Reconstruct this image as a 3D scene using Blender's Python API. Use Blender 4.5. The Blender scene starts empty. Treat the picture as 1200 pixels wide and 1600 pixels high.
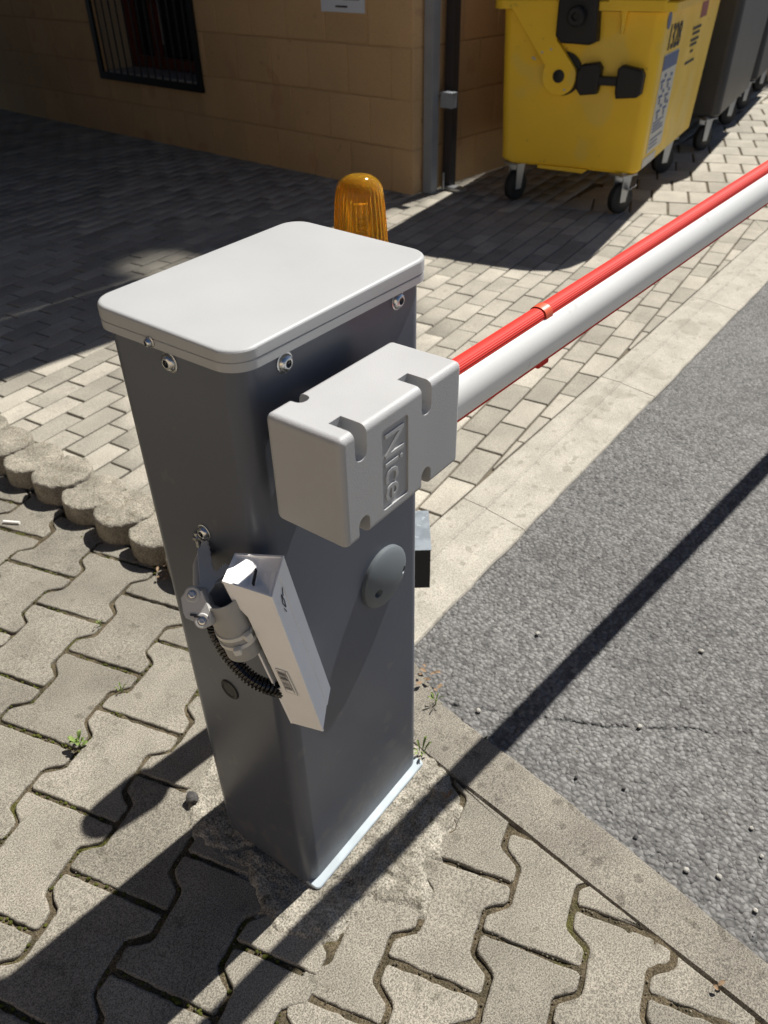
import bpy, bmesh, math, random
import numpy as np
from mathutils import Vector, Matrix
random.seed(7); np.random.seed(7)
R_ = math.radians
scene = bpy.context.scene
COL = scene.collection

# ------------------------------------------------------------------ camera
CAM = np.array([-0.44385, -0.51104, 1.24437])
RX = np.array([0.60054539, -0.79938269, -0.01823604])
RY = np.array([-0.48432935, -0.34552193, -0.80376594])
RZ = np.array([0.63621562, 0.49153018, -0.5946661])
F = 1225.99
cd = bpy.data.cameras.new('camera'); co = bpy.data.objects.new('camera', cd); COL.objects.link(co)
m = Matrix.Identity(4)
for i in range(3):
    m[i][0] = RX[i]; m[i][1] = -RY[i]; m[i][2] = -RZ[i]; m[i][3] = CAM[i]
co.matrix_world = m
cd.sensor_fit = 'VERTICAL'; cd.sensor_height = 36; cd.sensor_width = 27
cd.lens = F / 1600 * 36
cd.clip_start = 0.02; cd.clip_end = 400
cd.dof.use_dof = True; cd.dof.focus_distance = 1.0; cd.dof.aperture_fstop = 8.5
scene.camera = co

def proj(x, y, z):
    d = np.array([x, y, z]) - CAM
    w = RZ @ d
    if w < .05: return None
    return 600 + F * (RX @ d) / w, 800 + F * (RY @ d) / w
def in_frame(x, y, z=0, mg=120):
    p = proj(x, y, z)
    return p is not None and -mg < p[0] < 1200 + mg and -mg < p[1] < 1600 + mg

# ------------------------------------------------------------------ world, sun, exposure
SUN = Vector((0.5895, -0.0713, 0.8046)).normalized()
w = bpy.data.worlds.new('World'); scene.world = w; w.use_nodes = True
nt = w.node_tree
for n in list(nt.nodes): nt.nodes.remove(n)
sky = nt.nodes.new('ShaderNodeTexSky'); sky.sky_type = 'NISHITA'; sky.sun_disc = False
sky.air_density = 0.6; sky.dust_density = 0.4; sky.sun_elevation = R_(53.5); sky.sun_rotation = R_(96.9)
bg = nt.nodes.new('ShaderNodeBackground'); bg.inputs['Strength'].default_value = 0.05
out = nt.nodes.new('ShaderNodeOutputWorld')
nt.links.new(sky.outputs[0], bg.inputs['Color']); nt.links.new(bg.outputs[0], out.inputs['Surface'])
sd = bpy.data.lights.new('sun', 'SUN'); sd.energy = 4.9; sd.angle = R_(0.55); sd.color = (1.0, 0.965, 0.9)
so = bpy.data.objects.new('sun', sd); COL.objects.link(so)
so.rotation_euler = (-SUN).to_track_quat('-Z', 'Y').to_euler()
so.location = (6, -1, 9)
scene.view_settings.view_transform = 'Standard'; scene.view_settings.look = 'None'
scene.view_settings.exposure = 0.72; scene.view_settings.gamma = 1; scene.view_settings.use_curve_mapping = False

# ------------------------------------------------------------------ materials
def lin(r, g, b):
    f = lambda c: (c / 255 / 12.92) if c / 255 <= .04045 else ((c / 255 + .055) / 1.055) ** 2.4
    return (f(r), f(g), f(b))
def mat(name, c1, c2=None, rough=.6, metal=0, scale=6, detail=4, lo=.35, hi=.65, grain=0, gscale=500, bump=0, bscale=300,
        orand=0, tint=False, spec=.5, coat=0, trans=0, alpha=1, ior=1.45, bump2=0, bscale2=30, sheen=0, spots=None, rvar=0, stretch=None, subsurf=0):
    M_ = bpy.data.materials.new(name); M_.use_nodes = True
    t = M_.node_tree; N = t.nodes; L = t.links
    b = N['Principled BSDF']
    b.inputs['Roughness'].default_value = rough; b.inputs['Metallic'].default_value = metal
    b.inputs['Specular IOR Level'].default_value = spec; b.inputs['IOR'].default_value = ior
    b.inputs['Coat Weight'].default_value = coat; b.inputs['Transmission Weight'].default_value = trans
    geo = N.new('ShaderNodeNewGeometry'); pos = geo.outputs['Position']
    if stretch:
        mp = N.new('ShaderNodeMapping'); mp.inputs['Scale'].default_value = stretch
        L.new(pos, mp.inputs['Vector']); spos = mp.outputs[0]
    else: spos = pos
    def noise(s, d=3, p=None, r=.5):
        n = N.new('ShaderNodeTexNoise'); n.inputs['Scale'].default_value = s; n.inputs['Detail'].default_value = d
        n.inputs['Roughness'].default_value = r
        L.new(p if p is not None else pos, n.inputs['Vector']); return n.outputs['Fac']
    def ramp(v, a, c, va=0, vb=1):
        r = N.new('ShaderNodeMapRange'); r.inputs['From Min'].default_value = a; r.inputs['From Max'].default_value = c
        r.inputs['To Min'].default_value = va; r.inputs['To Max'].default_value = vb
        L.new(v, r.inputs['Value']); return r.outputs[0]
    def mix(fac, a, c, mode='MIX'):
        x = N.new('ShaderNodeMix'); x.data_type = 'RGBA'; x.blend_type = mode
        if hasattr(fac, 'is_output'): L.new(fac, x.inputs['Factor'])
        else: x.inputs['Factor'].default_value = fac
        for s, i in ((a, 6), (c, 7)):
            if hasattr(s, 'is_output'): L.new(s, x.inputs[i])
            else: x.inputs[i].default_value = (*s, 1)
        return x.outputs[2]
    def scalecol(c, v):
        vm = N.new('ShaderNodeVectorMath'); vm.operation = 'SCALE'
        L.new(c, vm.inputs[0]); L.new(v, vm.inputs['Scale']); return vm.outputs[0]
    rgb = N.new('ShaderNodeRGB'); rgb.outputs[0].default_value = (*c1, 1); col = rgb.outputs[0]
    if c2 is not None:
        col = mix(ramp(noise(scale, detail, spos), lo, hi), c1, c2)
    if spots:
        for (sc, th, ccol, amt) in spots:
            f = ramp(noise(sc, 2), th, th + .05, 0, amt)
            col = mix(f, col, ccol)
    if grain:
        col = scalecol(col, ramp(noise(gscale, 2, None, .7), .36, .64, 1 - grain, 1 + grain))
    if orand:
        oi = N.new('ShaderNodeObjectInfo'); col = scalecol(col, ramp(oi.outputs['Random'], 0, 1, 1 - orand, 1 + orand))
    if tint:
        at = N.new('ShaderNodeAttribute'); at.attribute_name = 'tint'; col = scalecol(col, ramp(at.outputs['Fac'], 0, 1, 1 - tint, 1 + tint))
    L.new(col, b.inputs['Base Color'])
    if rvar:
        L.new(ramp(noise(scale * 2, 4), .3, .7, rough - rvar, rough + rvar), b.inputs['Roughness'])
    if bump or bump2:
        nrm = None
        for (bs, bst) in ((bscale2, bump2), (bscale, bump)):
            if not bst: continue
            bp = N.new('ShaderNodeBump'); bp.inputs['Strength'].default_value = 1; bp.inputs['Distance'].default_value = bst
            L.new(noise(bs, 3, None, .6), bp.inputs['Height'])
            if nrm is not None: L.new(nrm, bp.inputs['Normal'])
            nrm = bp.outputs[0]
        L.new(nrm, b.inputs['Normal'])
    return M_

M = {}
M['paver'] = mat('old_concrete_paver', (.240, .219, .181), (.182, .166, .137), rough=.9, scale=9, grain=.5, gscale=430, bump=.0011, bscale=520, orand=.15, spec=.25,
                 spots=[(26, .64, (.10, .09, .07), .5), (3.2, .60, (.23, .21, .175), .6)])
M['clinker'] = mat('concrete_brick', (.345, .318, .265), (.28, .258, .216), rough=.9, scale=7, grain=.22, gscale=260, bump=.001, bscale=300, orand=.2, spec=.2,
                   spots=[(20, .66, (.22, .20, .16), .5)])
M['clinker_far'] = mat('concrete_brick_field', (.345, .318, .265), (.28, .258, .216), rough=.9, scale=7, grain=.22, gscale=260, bump=.001, bscale=300, tint=.2, spec=.2)
M['kerb'] = mat('kerb_concrete', (.385, .358, .305), (.32, .297, .252), rough=.9, scale=11, grain=.25, gscale=300, bump=.0011, bscale=420, spec=.2,
                spots=[(34, .62, (.21, .19, .155), .55), (5, .62, (.24, .22, .18), .5)])
M['kerb_near'] = mat('worn_kerb_concrete', (.222, .203, .169), (.165, .15, .126), rough=.9, scale=11, grain=.5, gscale=430, bump=.0012, bscale=480, spec=.2,
                spots=[(30, .62, (.09, .08, .065), .6)])
M['mortar'] = mat('rough_mortar', (.33, .305, .255), (.19, .173, .142), rough=.95, scale=22, grain=.5, gscale=300, bump=.003, bscale=230, spec=.15,
                  spots=[(40, .63, (.12, .11, .085), .7)])
M['soil'] = mat('joint_soil', (.115, .092, .06), (.06, .05, .032), rough=1, scale=40, grain=.5, gscale=400, bump=.004, bscale=260, spec=.1,
                spots=[(7, .60, (.075, .075, .018), .85)])
M['sand'] = mat('joint_sand', (.16, .135, .10), (.09, .078, .058), rough=1, scale=30, grain=.4, gscale=500, bump=.002, bscale=260, spec=.1)
M['palisade'] = mat('weathered_palisade_concrete', (.285, .26, .21), (.18, .163, .132), rough=.95, scale=16, grain=.42, gscale=300, bump=.004, bscale=230, orand=.08, spec=.2,
                    spots=[(40, .62, (.17, .15, .11), .6)])
M['ground'] = mat('bare_ground', (.20, .18, .15), (.15, .135, .11), rough=1, scale=2)
M['moss'] = mat('moss', (.085, .092, .02), (.05, .055, .014), rough=1, scale=60, bump=.002, bscale=600, spec=.1)
M['leaf'] = mat('green_leaf', (.20, .27, .075), (.13, .19, .05), rough=.55, scale=80, spec=.3)
M['dry_leaf'] = mat('dry_leaf', (.27, .18, .105), (.17, .11, .065), rough=.8, scale=90)
M['cabinet'] = mat('graphite_powder_coat', (.083, .093, .118), (.075, .084, .107), rough=.33, scale=3, bump=.00008, bscale=900, spec=.5, rvar=.05)
M['cap'] = mat('light_grey_cast_cover', (.385, .39, .39), (.355, .36, .36), rough=.46, scale=7, bump=.00022, bscale=800, spec=.4, spots=[(55, .73, (.42, .42, .41), .5)])
M['bracket'] = mat('textured_grey_casting', (.38, .38, .38), (.345, .345, .345), rough=.5, scale=9, bump=.0003, bscale=760, spec=.45, stretch=(1, 1, .15))
M['disc'] = mat('grey_cover_disc', (.11, .125, .135), rough=.45, spec=.45)
M['arm'] = mat('white_lacquered_aluminium', (.76, .76, .73), (.71, .71, .685), rough=.36, scale=4, spec=.5, spots=[(30, .68, (.50, .49, .45), .4)])
M['red'] = mat('red_rubber', (.58, .035, .024), (.50, .028, .02), rough=.6, scale=6, spec=.22)
M['red_clip'] = mat('red_plastic_clip', (.62, .10, .045), rough=.4)
M['steel'] = mat('zinc_plated_steel', (.62, .63, .64), (.48, .49, .50), rough=.24, metal=1, scale=80, bump=.0002, bscale=500)
M['galv'] = mat('galvanised_sheet', (.17, .195, .22), (.11, .13, .15), rough=.5, metal=.25, scale=34, lo=.4, hi=.6, spots=[(60, .62, (.30, .33, .36), .6)])
M['flange'] = mat('bare_aluminium_edge', (.40, .45, .48), (.33, .375, .40), rough=.6, metal=.1, scale=30)
M['black'] = mat('black_plastic', (.012, .012, .013), rough=.42, spec=.45)
M['hose'] = mat('black_corrugated_hose', (.008, .008, .009), rough=.22, spec=.6)
M['white'] = mat('white_acrylic', (.88, .87, .86), (.85, .84, .83), rough=.42, scale=20, spec=.4)
M['pvc'] = mat('grey_pvc_pipe', (.36, .355, .34), (.32, .315, .30), rough=.55, scale=25)
M['strap'] = mat('grey_plastic_clamp', (.46, .45, .43), rough=.55)
M['tie'] = mat('white_nylon_tie', (.62, .61, .57), rough=.5)
M['ink'] = mat('black_ink', (.03, .03, .033), rough=.7)
M['barink'] = mat('faded_print', (.16, .155, .15), rough=.7)
M['sticker'] = mat('label_film', (.55, .52, .44), rough=.5)
M['amber'] = mat('amber_lens', (1.0, .62, .06), rough=.06, trans=.88, ior=1.28, spec=.5)
M['lampcore'] = mat('lamp_reflector', (.65, .60, .42), rough=.3, metal=.4)
M['post'] = mat('dark_post_paint', (.05, .052, .055), rough=.5)
M['yellow'] = mat('yellow_bin_plastic', (.86, .54, .026), (.76, .485, .035), rough=.46, scale=3, spec=.4, bump=.0005, bscale=90, rvar=.08, spots=[(24, .70, (.36, .22, .03), .5), (3.1, .58, (.70, .50, .10), .5)])
M['binblack'] = mat('black_bin_fitting', (.010, .010, .011), rough=.5, spec=.4)
M['darkbin'] = mat('charcoal_bin_plastic', (.052, .052, .054), (.040, .040, .043), rough=.42, scale=5, spec=.4)
M['rubber'] = mat('black_rubber_tyre', (.014, .014, .014), rough=.75)
M['zinc'] = mat('zinc_caster', (.42, .43, .44), rough=.4, metal=.9)
M['blue'] = mat('blue_print', (.05, .09, .22), rough=.5)
M['redprint'] = mat('red_print', (.24, .022, .016), rough=.5)
M['paper'] = mat('white_paper', (.62, .66, .72), rough=.7)
M['wall'] = mat('tan_painted_block', (.56, .37, .19), (.48, .32, .165), rough=.85, scale=1.6, grain=.08, gscale=160, bump=.0008, bscale=150, orand=.06, spec=.25,
                spots=[(4, .64, (.43, .245, .135), .5), (14, .70, (.30, .20, .11), .4)])
M['walljoint'] = mat('tan_painted_joint', (.48, .315, .16), rough=.9)
M['reveal'] = mat('pale_reveal', (.40, .30, .18), rough=.8)
M['roof'] = mat('roof_concrete', (.25, .23, .2), rough=.9)
M['iron'] = mat('black_iron', (.006, .006, .006), rough=.45)
M['windowwood'] = mat('dark_red_wood', (.10, .022, .014), rough=.5)
M['glass'] = mat('dark_window_glass', (.012, .013, .015), rough=.06, spec=.5)
M['sill'] = mat('grey_sill', (.34, .33, .32), rough=.6)
M['curtain'] = mat('pale_curtain', (.5, .5, .47), rough=.9)
M['darkpost'] = mat('dark_brown_post', (.030, .026, .027), rough=.5)
M['greypost'] = mat('grey_gate_post', (.25, .265, .285), (.22, .235, .255), rough=.5, scale=12)
M['pale_stone'] = mat('pale_pebble', (.36, .345, .31), rough=.9, bump=.001, bscale=400)
M['dark_stone'] = mat('dark_pebble', (.045, .043, .042), (.09, .085, .08), rough=.9, scale=90, bump=.002, bscale=300)
M['paperbit'] = mat('white_scrap', (.75, .74, .70), rough=.7)

def asphalt():
    M_ = bpy.data.materials.new('weathered_asphalt'); M_.use_nodes = True
    t = M_.node_tree; N = t.nodes; L = t.links; b = N['Principled BSDF']
    b.inputs['Roughness'].default_value = .82; b.inputs['Specular IOR Level'].default_value = .35
    geo = N.new('ShaderNodeNewGeometry')
    nz = N.new('ShaderNodeTexNoise'); nz.inputs['Scale'].default_value = 60
    L.new(geo.outputs['Position'], nz.inputs['Vector'])
    vm = N.new('ShaderNodeVectorMath'); vm.operation = 'MULTIPLY_ADD'; vm.inputs[1].default_value = (.008,) * 3
    L.new(nz.outputs['Color'], vm.inputs[0]); L.new(geo.outputs['Position'], vm.inputs[2])
    v = N.new('ShaderNodeTexVoronoi'); v.inputs['Scale'].default_value = 118; L.new(vm.outputs[0], v.inputs['Vector'])
    mr = N.new('ShaderNodeMapRange'); mr.inputs['From Min'].default_value = .25; mr.inputs['From Max'].default_value = .75
    mr.inputs['To Min'].default_value = 1; mr.inputs['To Max'].default_value = 0
    L.new(v.outputs['Distance'], mr.inputs['Value'])
    sx = N.new('ShaderNodeSeparateColor'); L.new(v.outputs['Color'], sx.inputs[0])
    big = N.new('ShaderNodeTexNoise'); big.inputs['Scale'].default_value = 2.2; big.inputs['Detail'].default_value = 5
    L.new(geo.outputs['Position'], big.inputs['Vector'])
    r1 = N.new('ShaderNodeMapRange'); r1.inputs['To Min'].default_value = .085; r1.inputs['To Max'].default_value = .19
    L.new(sx.outputs[0], r1.inputs['Value'])
    r2 = N.new('ShaderNodeMapRange'); r2.inputs['From Min'].default_value = .3; r2.inputs['From Max'].default_value = .7
    r2.inputs['To Min'].default_value = .85; r2.inputs['To Max'].default_value = 1.15
    L.new(big.outputs['Fac'], r2.inputs['Value'])
    mm = N.new('ShaderNodeMath'); mm.operation = 'MULTIPLY'; L.new(r1.outputs[0], mm.inputs[0]); L.new(r2.outputs[0], mm.inputs[1])
    gap = N.new('ShaderNodeMapRange'); gap.inputs['From Min'].default_value = 0; gap.inputs['From Max'].default_value = .45
    gap.inputs['To Min'].default_value = .66; gap.inputs['To Max'].default_value = 1
    L.new(mr.outputs[0], gap.inputs['Value'])
    m2 = N.new('ShaderNodeMath'); m2.operation = 'MULTIPLY'; L.new(mm.outputs[0], m2.inputs[0]); L.new(gap.outputs[0], m2.inputs[1])
    cc = N.new('ShaderNodeCombineColor')
    for i, k in enumerate((1.0, .975, .945)):
        q = N.new('ShaderNodeMath'); q.operation = 'MULTIPLY'; q.inputs[1].default_value = k; L.new(m2.outputs[0], q.inputs[0]); L.new(q.outputs[0], cc.inputs[i])
    L.new(cc.outputs[0], b.inputs['Base Color'])
    bp = N.new('ShaderNodeBump'); bp.inputs['Strength'].default_value = 1; bp.inputs['Distance'].default_value = .0026
    L.new(mr.outputs[0], bp.inputs['Height']); L.new(bp.outputs[0], b.inputs['Normal'])
    return M_
M['asphalt'] = asphalt()

def foot_dirt(m_, col, z0, z1, amt, sc, th):
    t = m_.node_tree; N = t.nodes; L = t.links; b = N['Principled BSDF']; src = b.inputs['Base Color'].links[0].from_socket
    g_ = N.new('ShaderNodeNewGeometry'); sx = N.new('ShaderNodeSeparateXYZ'); L.new(g_.outputs['Position'], sx.inputs[0])
    zr = N.new('ShaderNodeMapRange'); zr.inputs['From Min'].default_value = z1; zr.inputs['From Max'].default_value = z0; L.new(sx.outputs['Z'], zr.inputs['Value'])
    n = N.new('ShaderNodeTexNoise'); n.inputs['Scale'].default_value = sc; n.inputs['Detail'].default_value = 2; L.new(g_.outputs['Position'], n.inputs['Vector'])
    ad = N.new('ShaderNodeMath'); ad.operation = 'MULTIPLY_ADD'; ad.inputs[1].default_value = .14; L.new(zr.outputs[0], ad.inputs[0]); L.new(n.outputs['Fac'], ad.inputs[2])
    r = N.new('ShaderNodeMapRange'); r.inputs['From Min'].default_value = th; r.inputs['From Max'].default_value = th + .04; r.inputs['To Max'].default_value = amt; L.new(ad.outputs[0], r.inputs['Value'])
    x = N.new('ShaderNodeMix'); x.data_type = 'RGBA'; L.new(r.outputs[0], x.inputs['Factor']); L.new(src, x.inputs[6]); x.inputs[7].default_value = (*col, 1); L.new(x.outputs[2], b.inputs['Base Color'])
foot_dirt(M['cabinet'], (.035, .03, .024), 0, .15, .85, 240, .765)
foot_dirt(M['cabinet'], (.17, .16, .145), 0, .30, .3, 26, .68)
foot_dirt(M['cabinet'], (.40, .40, .40), -3, 3, .7, 330, .825)

# ------------------------------------------------------------------ mesh helpers
BASE = {}
def nrm(v): v = np.array(v, float); return v / np.linalg.norm(v)
class MB:
    def __init__(s): s.v = []; s.f = []
    def add(s, v, f):
        o = len(s.v); s.v += [tuple(map(float, p)) for p in v]; s.f += [tuple(i + o for i in q) for q in f]; return s
    def box(s, c, size, R=None):
        c = np.array(c, float); h = np.array(size, float) / 2
        vs = [np.array((x, y, z)) * h for x in (-1, 1) for y in (-1, 1) for z in (-1, 1)]
        if R is not None: vs = [R @ p for p in vs]
        return s.add([c + p for p in vs], [(0, 1, 3, 2), (4, 6, 7, 5), (0, 4, 5, 1), (2, 3, 7, 6), (0, 2, 6, 4), (1, 5, 7, 3)])
    def bbox(s, c, size, bev=.003, seg=2, R=None):
        bm = bmesh.new(); bmesh.ops.create_cube(bm, size=1)
        for v in bm.verts: v.co = Vector([v.co[i] * size[i] for i in range(3)])
        bmesh.ops.bevel(bm, geom=list(bm.edges), offset=bev, segments=seg, profile=.5, affect='EDGES')
        return s.frombm(bm, c, R)
    def frombm(s, bm, c=(0, 0, 0), R=None):
        bm.verts.index_update(); c = np.array(c, float)
        vs = [np.array(v.co) for v in bm.verts]
        if R is not None: vs = [R @ p for p in vs]
        s.add([c + p for p in vs], [tuple(v.index for v in f.verts) for f in bm.faces]); bm.free(); return s
    def prism(s, poly, z0, z1, ch=0, axes=None, o=(0, 0, 0), seg=1):
        # poly in 2D (made CCW); axes: 3 unit vectors (u, v, w)
        P = [np.array(p, float) for p in poly]
        ar = sum(P[i][0] * P[i - len(P) + 1][1] - P[i - len(P) + 1][0] * P[i][1] for i in range(len(P)))
        if ar < 0: P = P[::-1]
        n = len(P); U, V, W = axes if axes is not None else np.eye(3); o = np.array(o, float)
        U, V, W = map(np.array, (U, V, W))
        rings = [(P, z0)]
        if ch:
            rings.append((P, z1 - ch))
            for k in range(1, seg + 1):
                a = math.pi / 2 * k / seg; rings.append((inset(P, ch * (1 - math.cos(a))), z1 - ch + ch * math.sin(a)))
        else: rings.append((P, z1))
        vs = [o + U * p[0] + V * p[1] + W * z for Q, z in rings for p in Q]
        fs = [tuple(range(n))[::-1]]
        for r in range(len(rings) - 1):
            for i in range(n):
                j = (i + 1) % n; fs.append((r * n + i, r * n + j, (r + 1) * n + j, (r + 1) * n + i))
        fs.append(tuple((len(rings) - 1) * n + i for i in range(n)))
        if np.dot(np.cross(U, V), W) < 0: fs = [q[::-1] for q in fs]
        return s.add(vs, fs)
    def tube(s, path, r, seg=12, cap=True):
        path = [np.array(p, float) for p in path]; n = len(path)
        rs = r if hasattr(r, '__len__') else [r] * n
        t0 = nrm(path[1] - path[0]); a = np.array((0, 0, 1.)) if abs(t0[2]) < .9 else np.array((1., 0, 0))
        u = nrm(np.cross(a, t0)); vs = []
        for i in range(n):
            t = nrm(path[min(i + 1, n - 1)] - path[max(i - 1, 0)])
            u = nrm(u - t * (u @ t)); v = np.cross(t, u)
            for k in range(seg):
                q = 2 * math.pi * k / seg; vs.append(path[i] + rs[i] * (u * math.cos(q) + v * math.sin(q)))
        fs = [(i * seg + k, i * seg + (k + 1) % seg, (i + 1) * seg + (k + 1) % seg, (i + 1) * seg + k) for i in range(n - 1) for k in range(seg)]
        if cap: fs += [tuple(range(seg))[::-1], tuple((n - 1) * seg + k for k in range(seg))]
        return s.add(vs, fs)
    def lathe(s, prof, o, ax, seg=24, cap=True):
        ax = nrm(ax); o = np.array(o, float)
        a = np.array((0, 0, 1.)) if abs(ax[2]) < .9 else np.array((1., 0, 0)); u = nrm(np.cross(a, ax)); v = np.cross(ax, u)
        n = len(prof); vs = [o + ax * h + r * (u * math.cos(2 * math.pi * k / seg) + v * math.sin(2 * math.pi * k / seg)) for r, h in prof for k in range(seg)]
        fs = [(i * seg + k, i * seg + (k + 1) % seg, (i + 1) * seg + (k + 1) % seg, (i + 1) * seg + k) for i in range(n - 1) for k in range(seg)]
        if cap: fs += [tuple(range(seg))[::-1], tuple((n - 1) * seg + k for k in range(seg))]
        return s.add(vs, fs)
    def build(s, name, m, parent=None, smooth=True, ang=35, base=None):
        b = np.array(BASE[parent.name] if parent is not None else (base if base is not None else (0, 0, 0)), float)
        me = bpy.data.meshes.new(name); me.from_pydata([tuple(np.array(p) - b) for p in s.v], [], s.f); me.update()
        return link(name, me, m, parent, b, smooth, ang)
def soft(me, ang):               # smooth shading with area-weighted corner normals
    nf = len(me.polygons)
    if nf > 1800:
        me.shade_smooth(); me.set_sharp_from_angle(angle=R_(ang)); return
    fn = np.zeros(nf * 3); me.polygons.foreach_get('normal', fn); fn = fn.reshape(-1, 3)
    ar = np.zeros(nf); me.polygons.foreach_get('area', ar)
    lv = np.zeros(len(me.loops), np.int32); me.loops.foreach_get('vertex_index', lv)
    lt = np.zeros(nf, np.int32); me.polygons.foreach_get('loop_total', lt); lf = np.repeat(np.arange(nf), lt)
    byv = {}
    for l, v in enumerate(lv): byv.setdefault(int(v), []).append(l)
    out = np.zeros((len(lv), 3)); ca = math.cos(R_(ang))
    for ls in byv.values():
        F_ = lf[ls]; N_ = fn[F_]; A_ = ar[F_]; D_ = (N_ @ N_.T) >= ca - 1e-6
        out[ls] = (D_ * A_[None, :]) @ N_
    out /= np.maximum(np.linalg.norm(out, axis=1, keepdims=True), 1e-12)
    me.shade_smooth(); me.normals_split_custom_set([tuple(n) for n in out])
def link(name, me, m, parent=None, b=(0, 0, 0), smooth=True, ang=35):
    if m is not None and not me.materials: me.materials.append(M[m])
    if smooth: soft(me, ang)
    o = bpy.data.objects.new(name, me); COL.objects.link(o)
    if parent is not None: o.parent = parent
    else: o.location = b
    BASE[o.name] = tuple(b); return o
def inset(P, d):
    n = len(P); out = []
    for i in range(n):
        a, b, c = P[i - 1], P[i], P[(i + 1) % n]
        e1 = b - a; e2 = c - b; e1 = e1 / (np.linalg.norm(e1) + 1e-9); e2 = e2 / (np.linalg.norm(e2) + 1e-9)
        n1 = np.array((-e1[1], e1[0])); n2 = np.array((-e2[1], e2[0])); k = 1 + n1 @ n2
        out.append(b + (n1 + n2) * d / max(k, .35))
    return out
def clip(P, a, b, c):            # keep a*x+b*y<=c
    out = []
    for i in range(len(P)):
        p, q = P[i], P[(i + 1) % len(P)]; fp = a * p[0] + b * p[1] - c; fq = a * q[0] + b * q[1] - c
        if fp <= 0: out.append(p)
        if fp * fq < 0: out.append(p + (q - p) * fp / (fp - fq))
    return out
def area(P): return abs(sum(P[i][0] * P[(i + 1) % len(P)][1] - P[(i + 1) % len(P)][0] * P[i][1] for i in range(len(P)))) / 2
def rrect(w, h, r, seg=6, cx=0, cy=0):
    out = []
    for (sx, sy, a0) in ((1, 1, 0), (-1, 1, 90), (-1, -1, 180), (1, -1, 270)):
        for k in range(seg + 1):
            a = R_(a0 + 90 * k / seg); out.append((cx + sx * (w / 2 - r) + r * math.cos(a), cy + sy * (h / 2 - r) + r * math.sin(a)))
    return out
def tag(o, label=None, cat=None, group=None, kind=None):
    if label: o['label'] = label
    if cat: o['category'] = cat
    if group: o['group'] = group
    if kind: o['kind'] = kind
    return o
def thing(name, label, cat, loc, group=None):
    o = bpy.data.objects.new(name, None); o.empty_display_size = .05; COL.objects.link(o); o.location = loc; BASE[o.name] = tuple(loc)
    return tag(o, label, cat, group)
def solid(target, cutters):      # boolean difference, returns a fresh mesh
    for c in cutters:
        md = target.modifiers.new('cut', 'BOOLEAN'); md.operation = 'DIFFERENCE'; md.object = c; md.solver = 'EXACT'
    dg = bpy.context.evaluated_depsgraph_get(); dg.update()
    me = bpy.data.meshes.new_from_object(target.evaluated_get(dg))
    for c in cutters: bpy.data.objects.remove(c)
    target.modifiers.clear(); target.data = me
    soft(me, 30); return target
def grid(x0, x1, y0, y1, step):
    xs = np.arange(x0, x1 + step / 2, step); ys = np.arange(y0, y1 + step / 2, step)
    X, Y = np.meshgrid(xs, ys); return X, Y
def gridmesh(name, X, Y, Z, m, keep=None, smooth=True):
    ny, nx = X.shape; idx = np.arange(nx * ny).reshape(ny, nx)
    q = np.stack([idx[:-1, :-1], idx[:-1, 1:], idx[1:, 1:], idx[1:, :-1]], -1).reshape(-1, 4)
    if keep is not None:
        k = keep.ravel(); q = q[k[q].any(1)]
        used = np.unique(q); mp = np.zeros(nx * ny, int); mp[used] = np.arange(len(used)); q = mp[q]
        co_ = np.stack([X.ravel(), Y.ravel(), Z.ravel()], 1)[used]
    else: co_ = np.stack([X.ravel(), Y.ravel(), Z.ravel()], 1)
    me = bpy.data.meshes.new(name); me.vertices.add(len(co_)); me.vertices.foreach_set('co', co_.ravel())
    me.loops.add(q.size); me.loops.foreach_set('vertex_index', q.ravel().astype(np.int32))
    me.polygons.add(len(q)); me.polygons.foreach_set('loop_start', (np.arange(len(q)) * 4).astype(np.int32))
    me.update(calc_edges=True); me.materials.append(M[m])
    if smooth: me.shade_smooth()
    o = bpy.data.objects.new(name, me); COL.objects.link(o); BASE[o.name] = (0, 0, 0); return o
VT = {}
def vnoise(X, Y, s, seed=0):     # value noise on a lattice of pitch s
    if seed not in VT: VT[seed] = np.random.RandomState(seed).rand(512, 512)
    T = VT[seed]; x = X / s + 100; y = Y / s + 100
    xi = np.floor(x).astype(int); yi = np.floor(y).astype(int); fx = x - xi; fy = y - yi
    fx = fx * fx * (3 - 2 * fx); fy = fy * fy * (3 - 2 * fy); g = lambda a, b: T[a % 512, b % 512]
    return (g(xi, yi) * (1 - fx) + g(xi + 1, yi) * fx) * (1 - fy) + (g(xi, yi + 1) * (1 - fx) + g(xi + 1, yi + 1) * fx) * fy
def inpoly(X, Y, P):
    c = np.zeros(X.shape, bool); n = len(P)
    for i in range(n):
        (x1, y1), (x2, y2) = P[i], P[(i + 1) % n]
        t = ((y1 > Y) != (y2 > Y)) & (X < (x2 - x1) * (Y - y1) / (y2 - y1 + 1e-12) + x1); c ^= t
    return c
def segdist(X, Y, P, closed=True):
    d = np.full(X.shape, 1e9); n = len(P)
    for i in range(n if closed else n - 1):
        (x1, y1), (x2, y2) = P[i], P[(i + 1) % n]; dx, dy = x2 - x1, y2 - y1
        t = np.clip(((X - x1) * dx + (Y - y1) * dy) / (dx * dx + dy * dy), 0, 1); d = np.minimum(d, np.hypot(X - x1 - t * dx, Y - y1 - t * dy))
    return d

# ================================================================== GROUND
g = MB(); g.add([(-60, -60, -.09), (60, -60, -.09), (60, 60, -.09), (-60, 60, -.09)], [(0, 1, 2, 3)])
tag(g.build('ground', 'ground', smooth=False), kind='structure')

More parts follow.
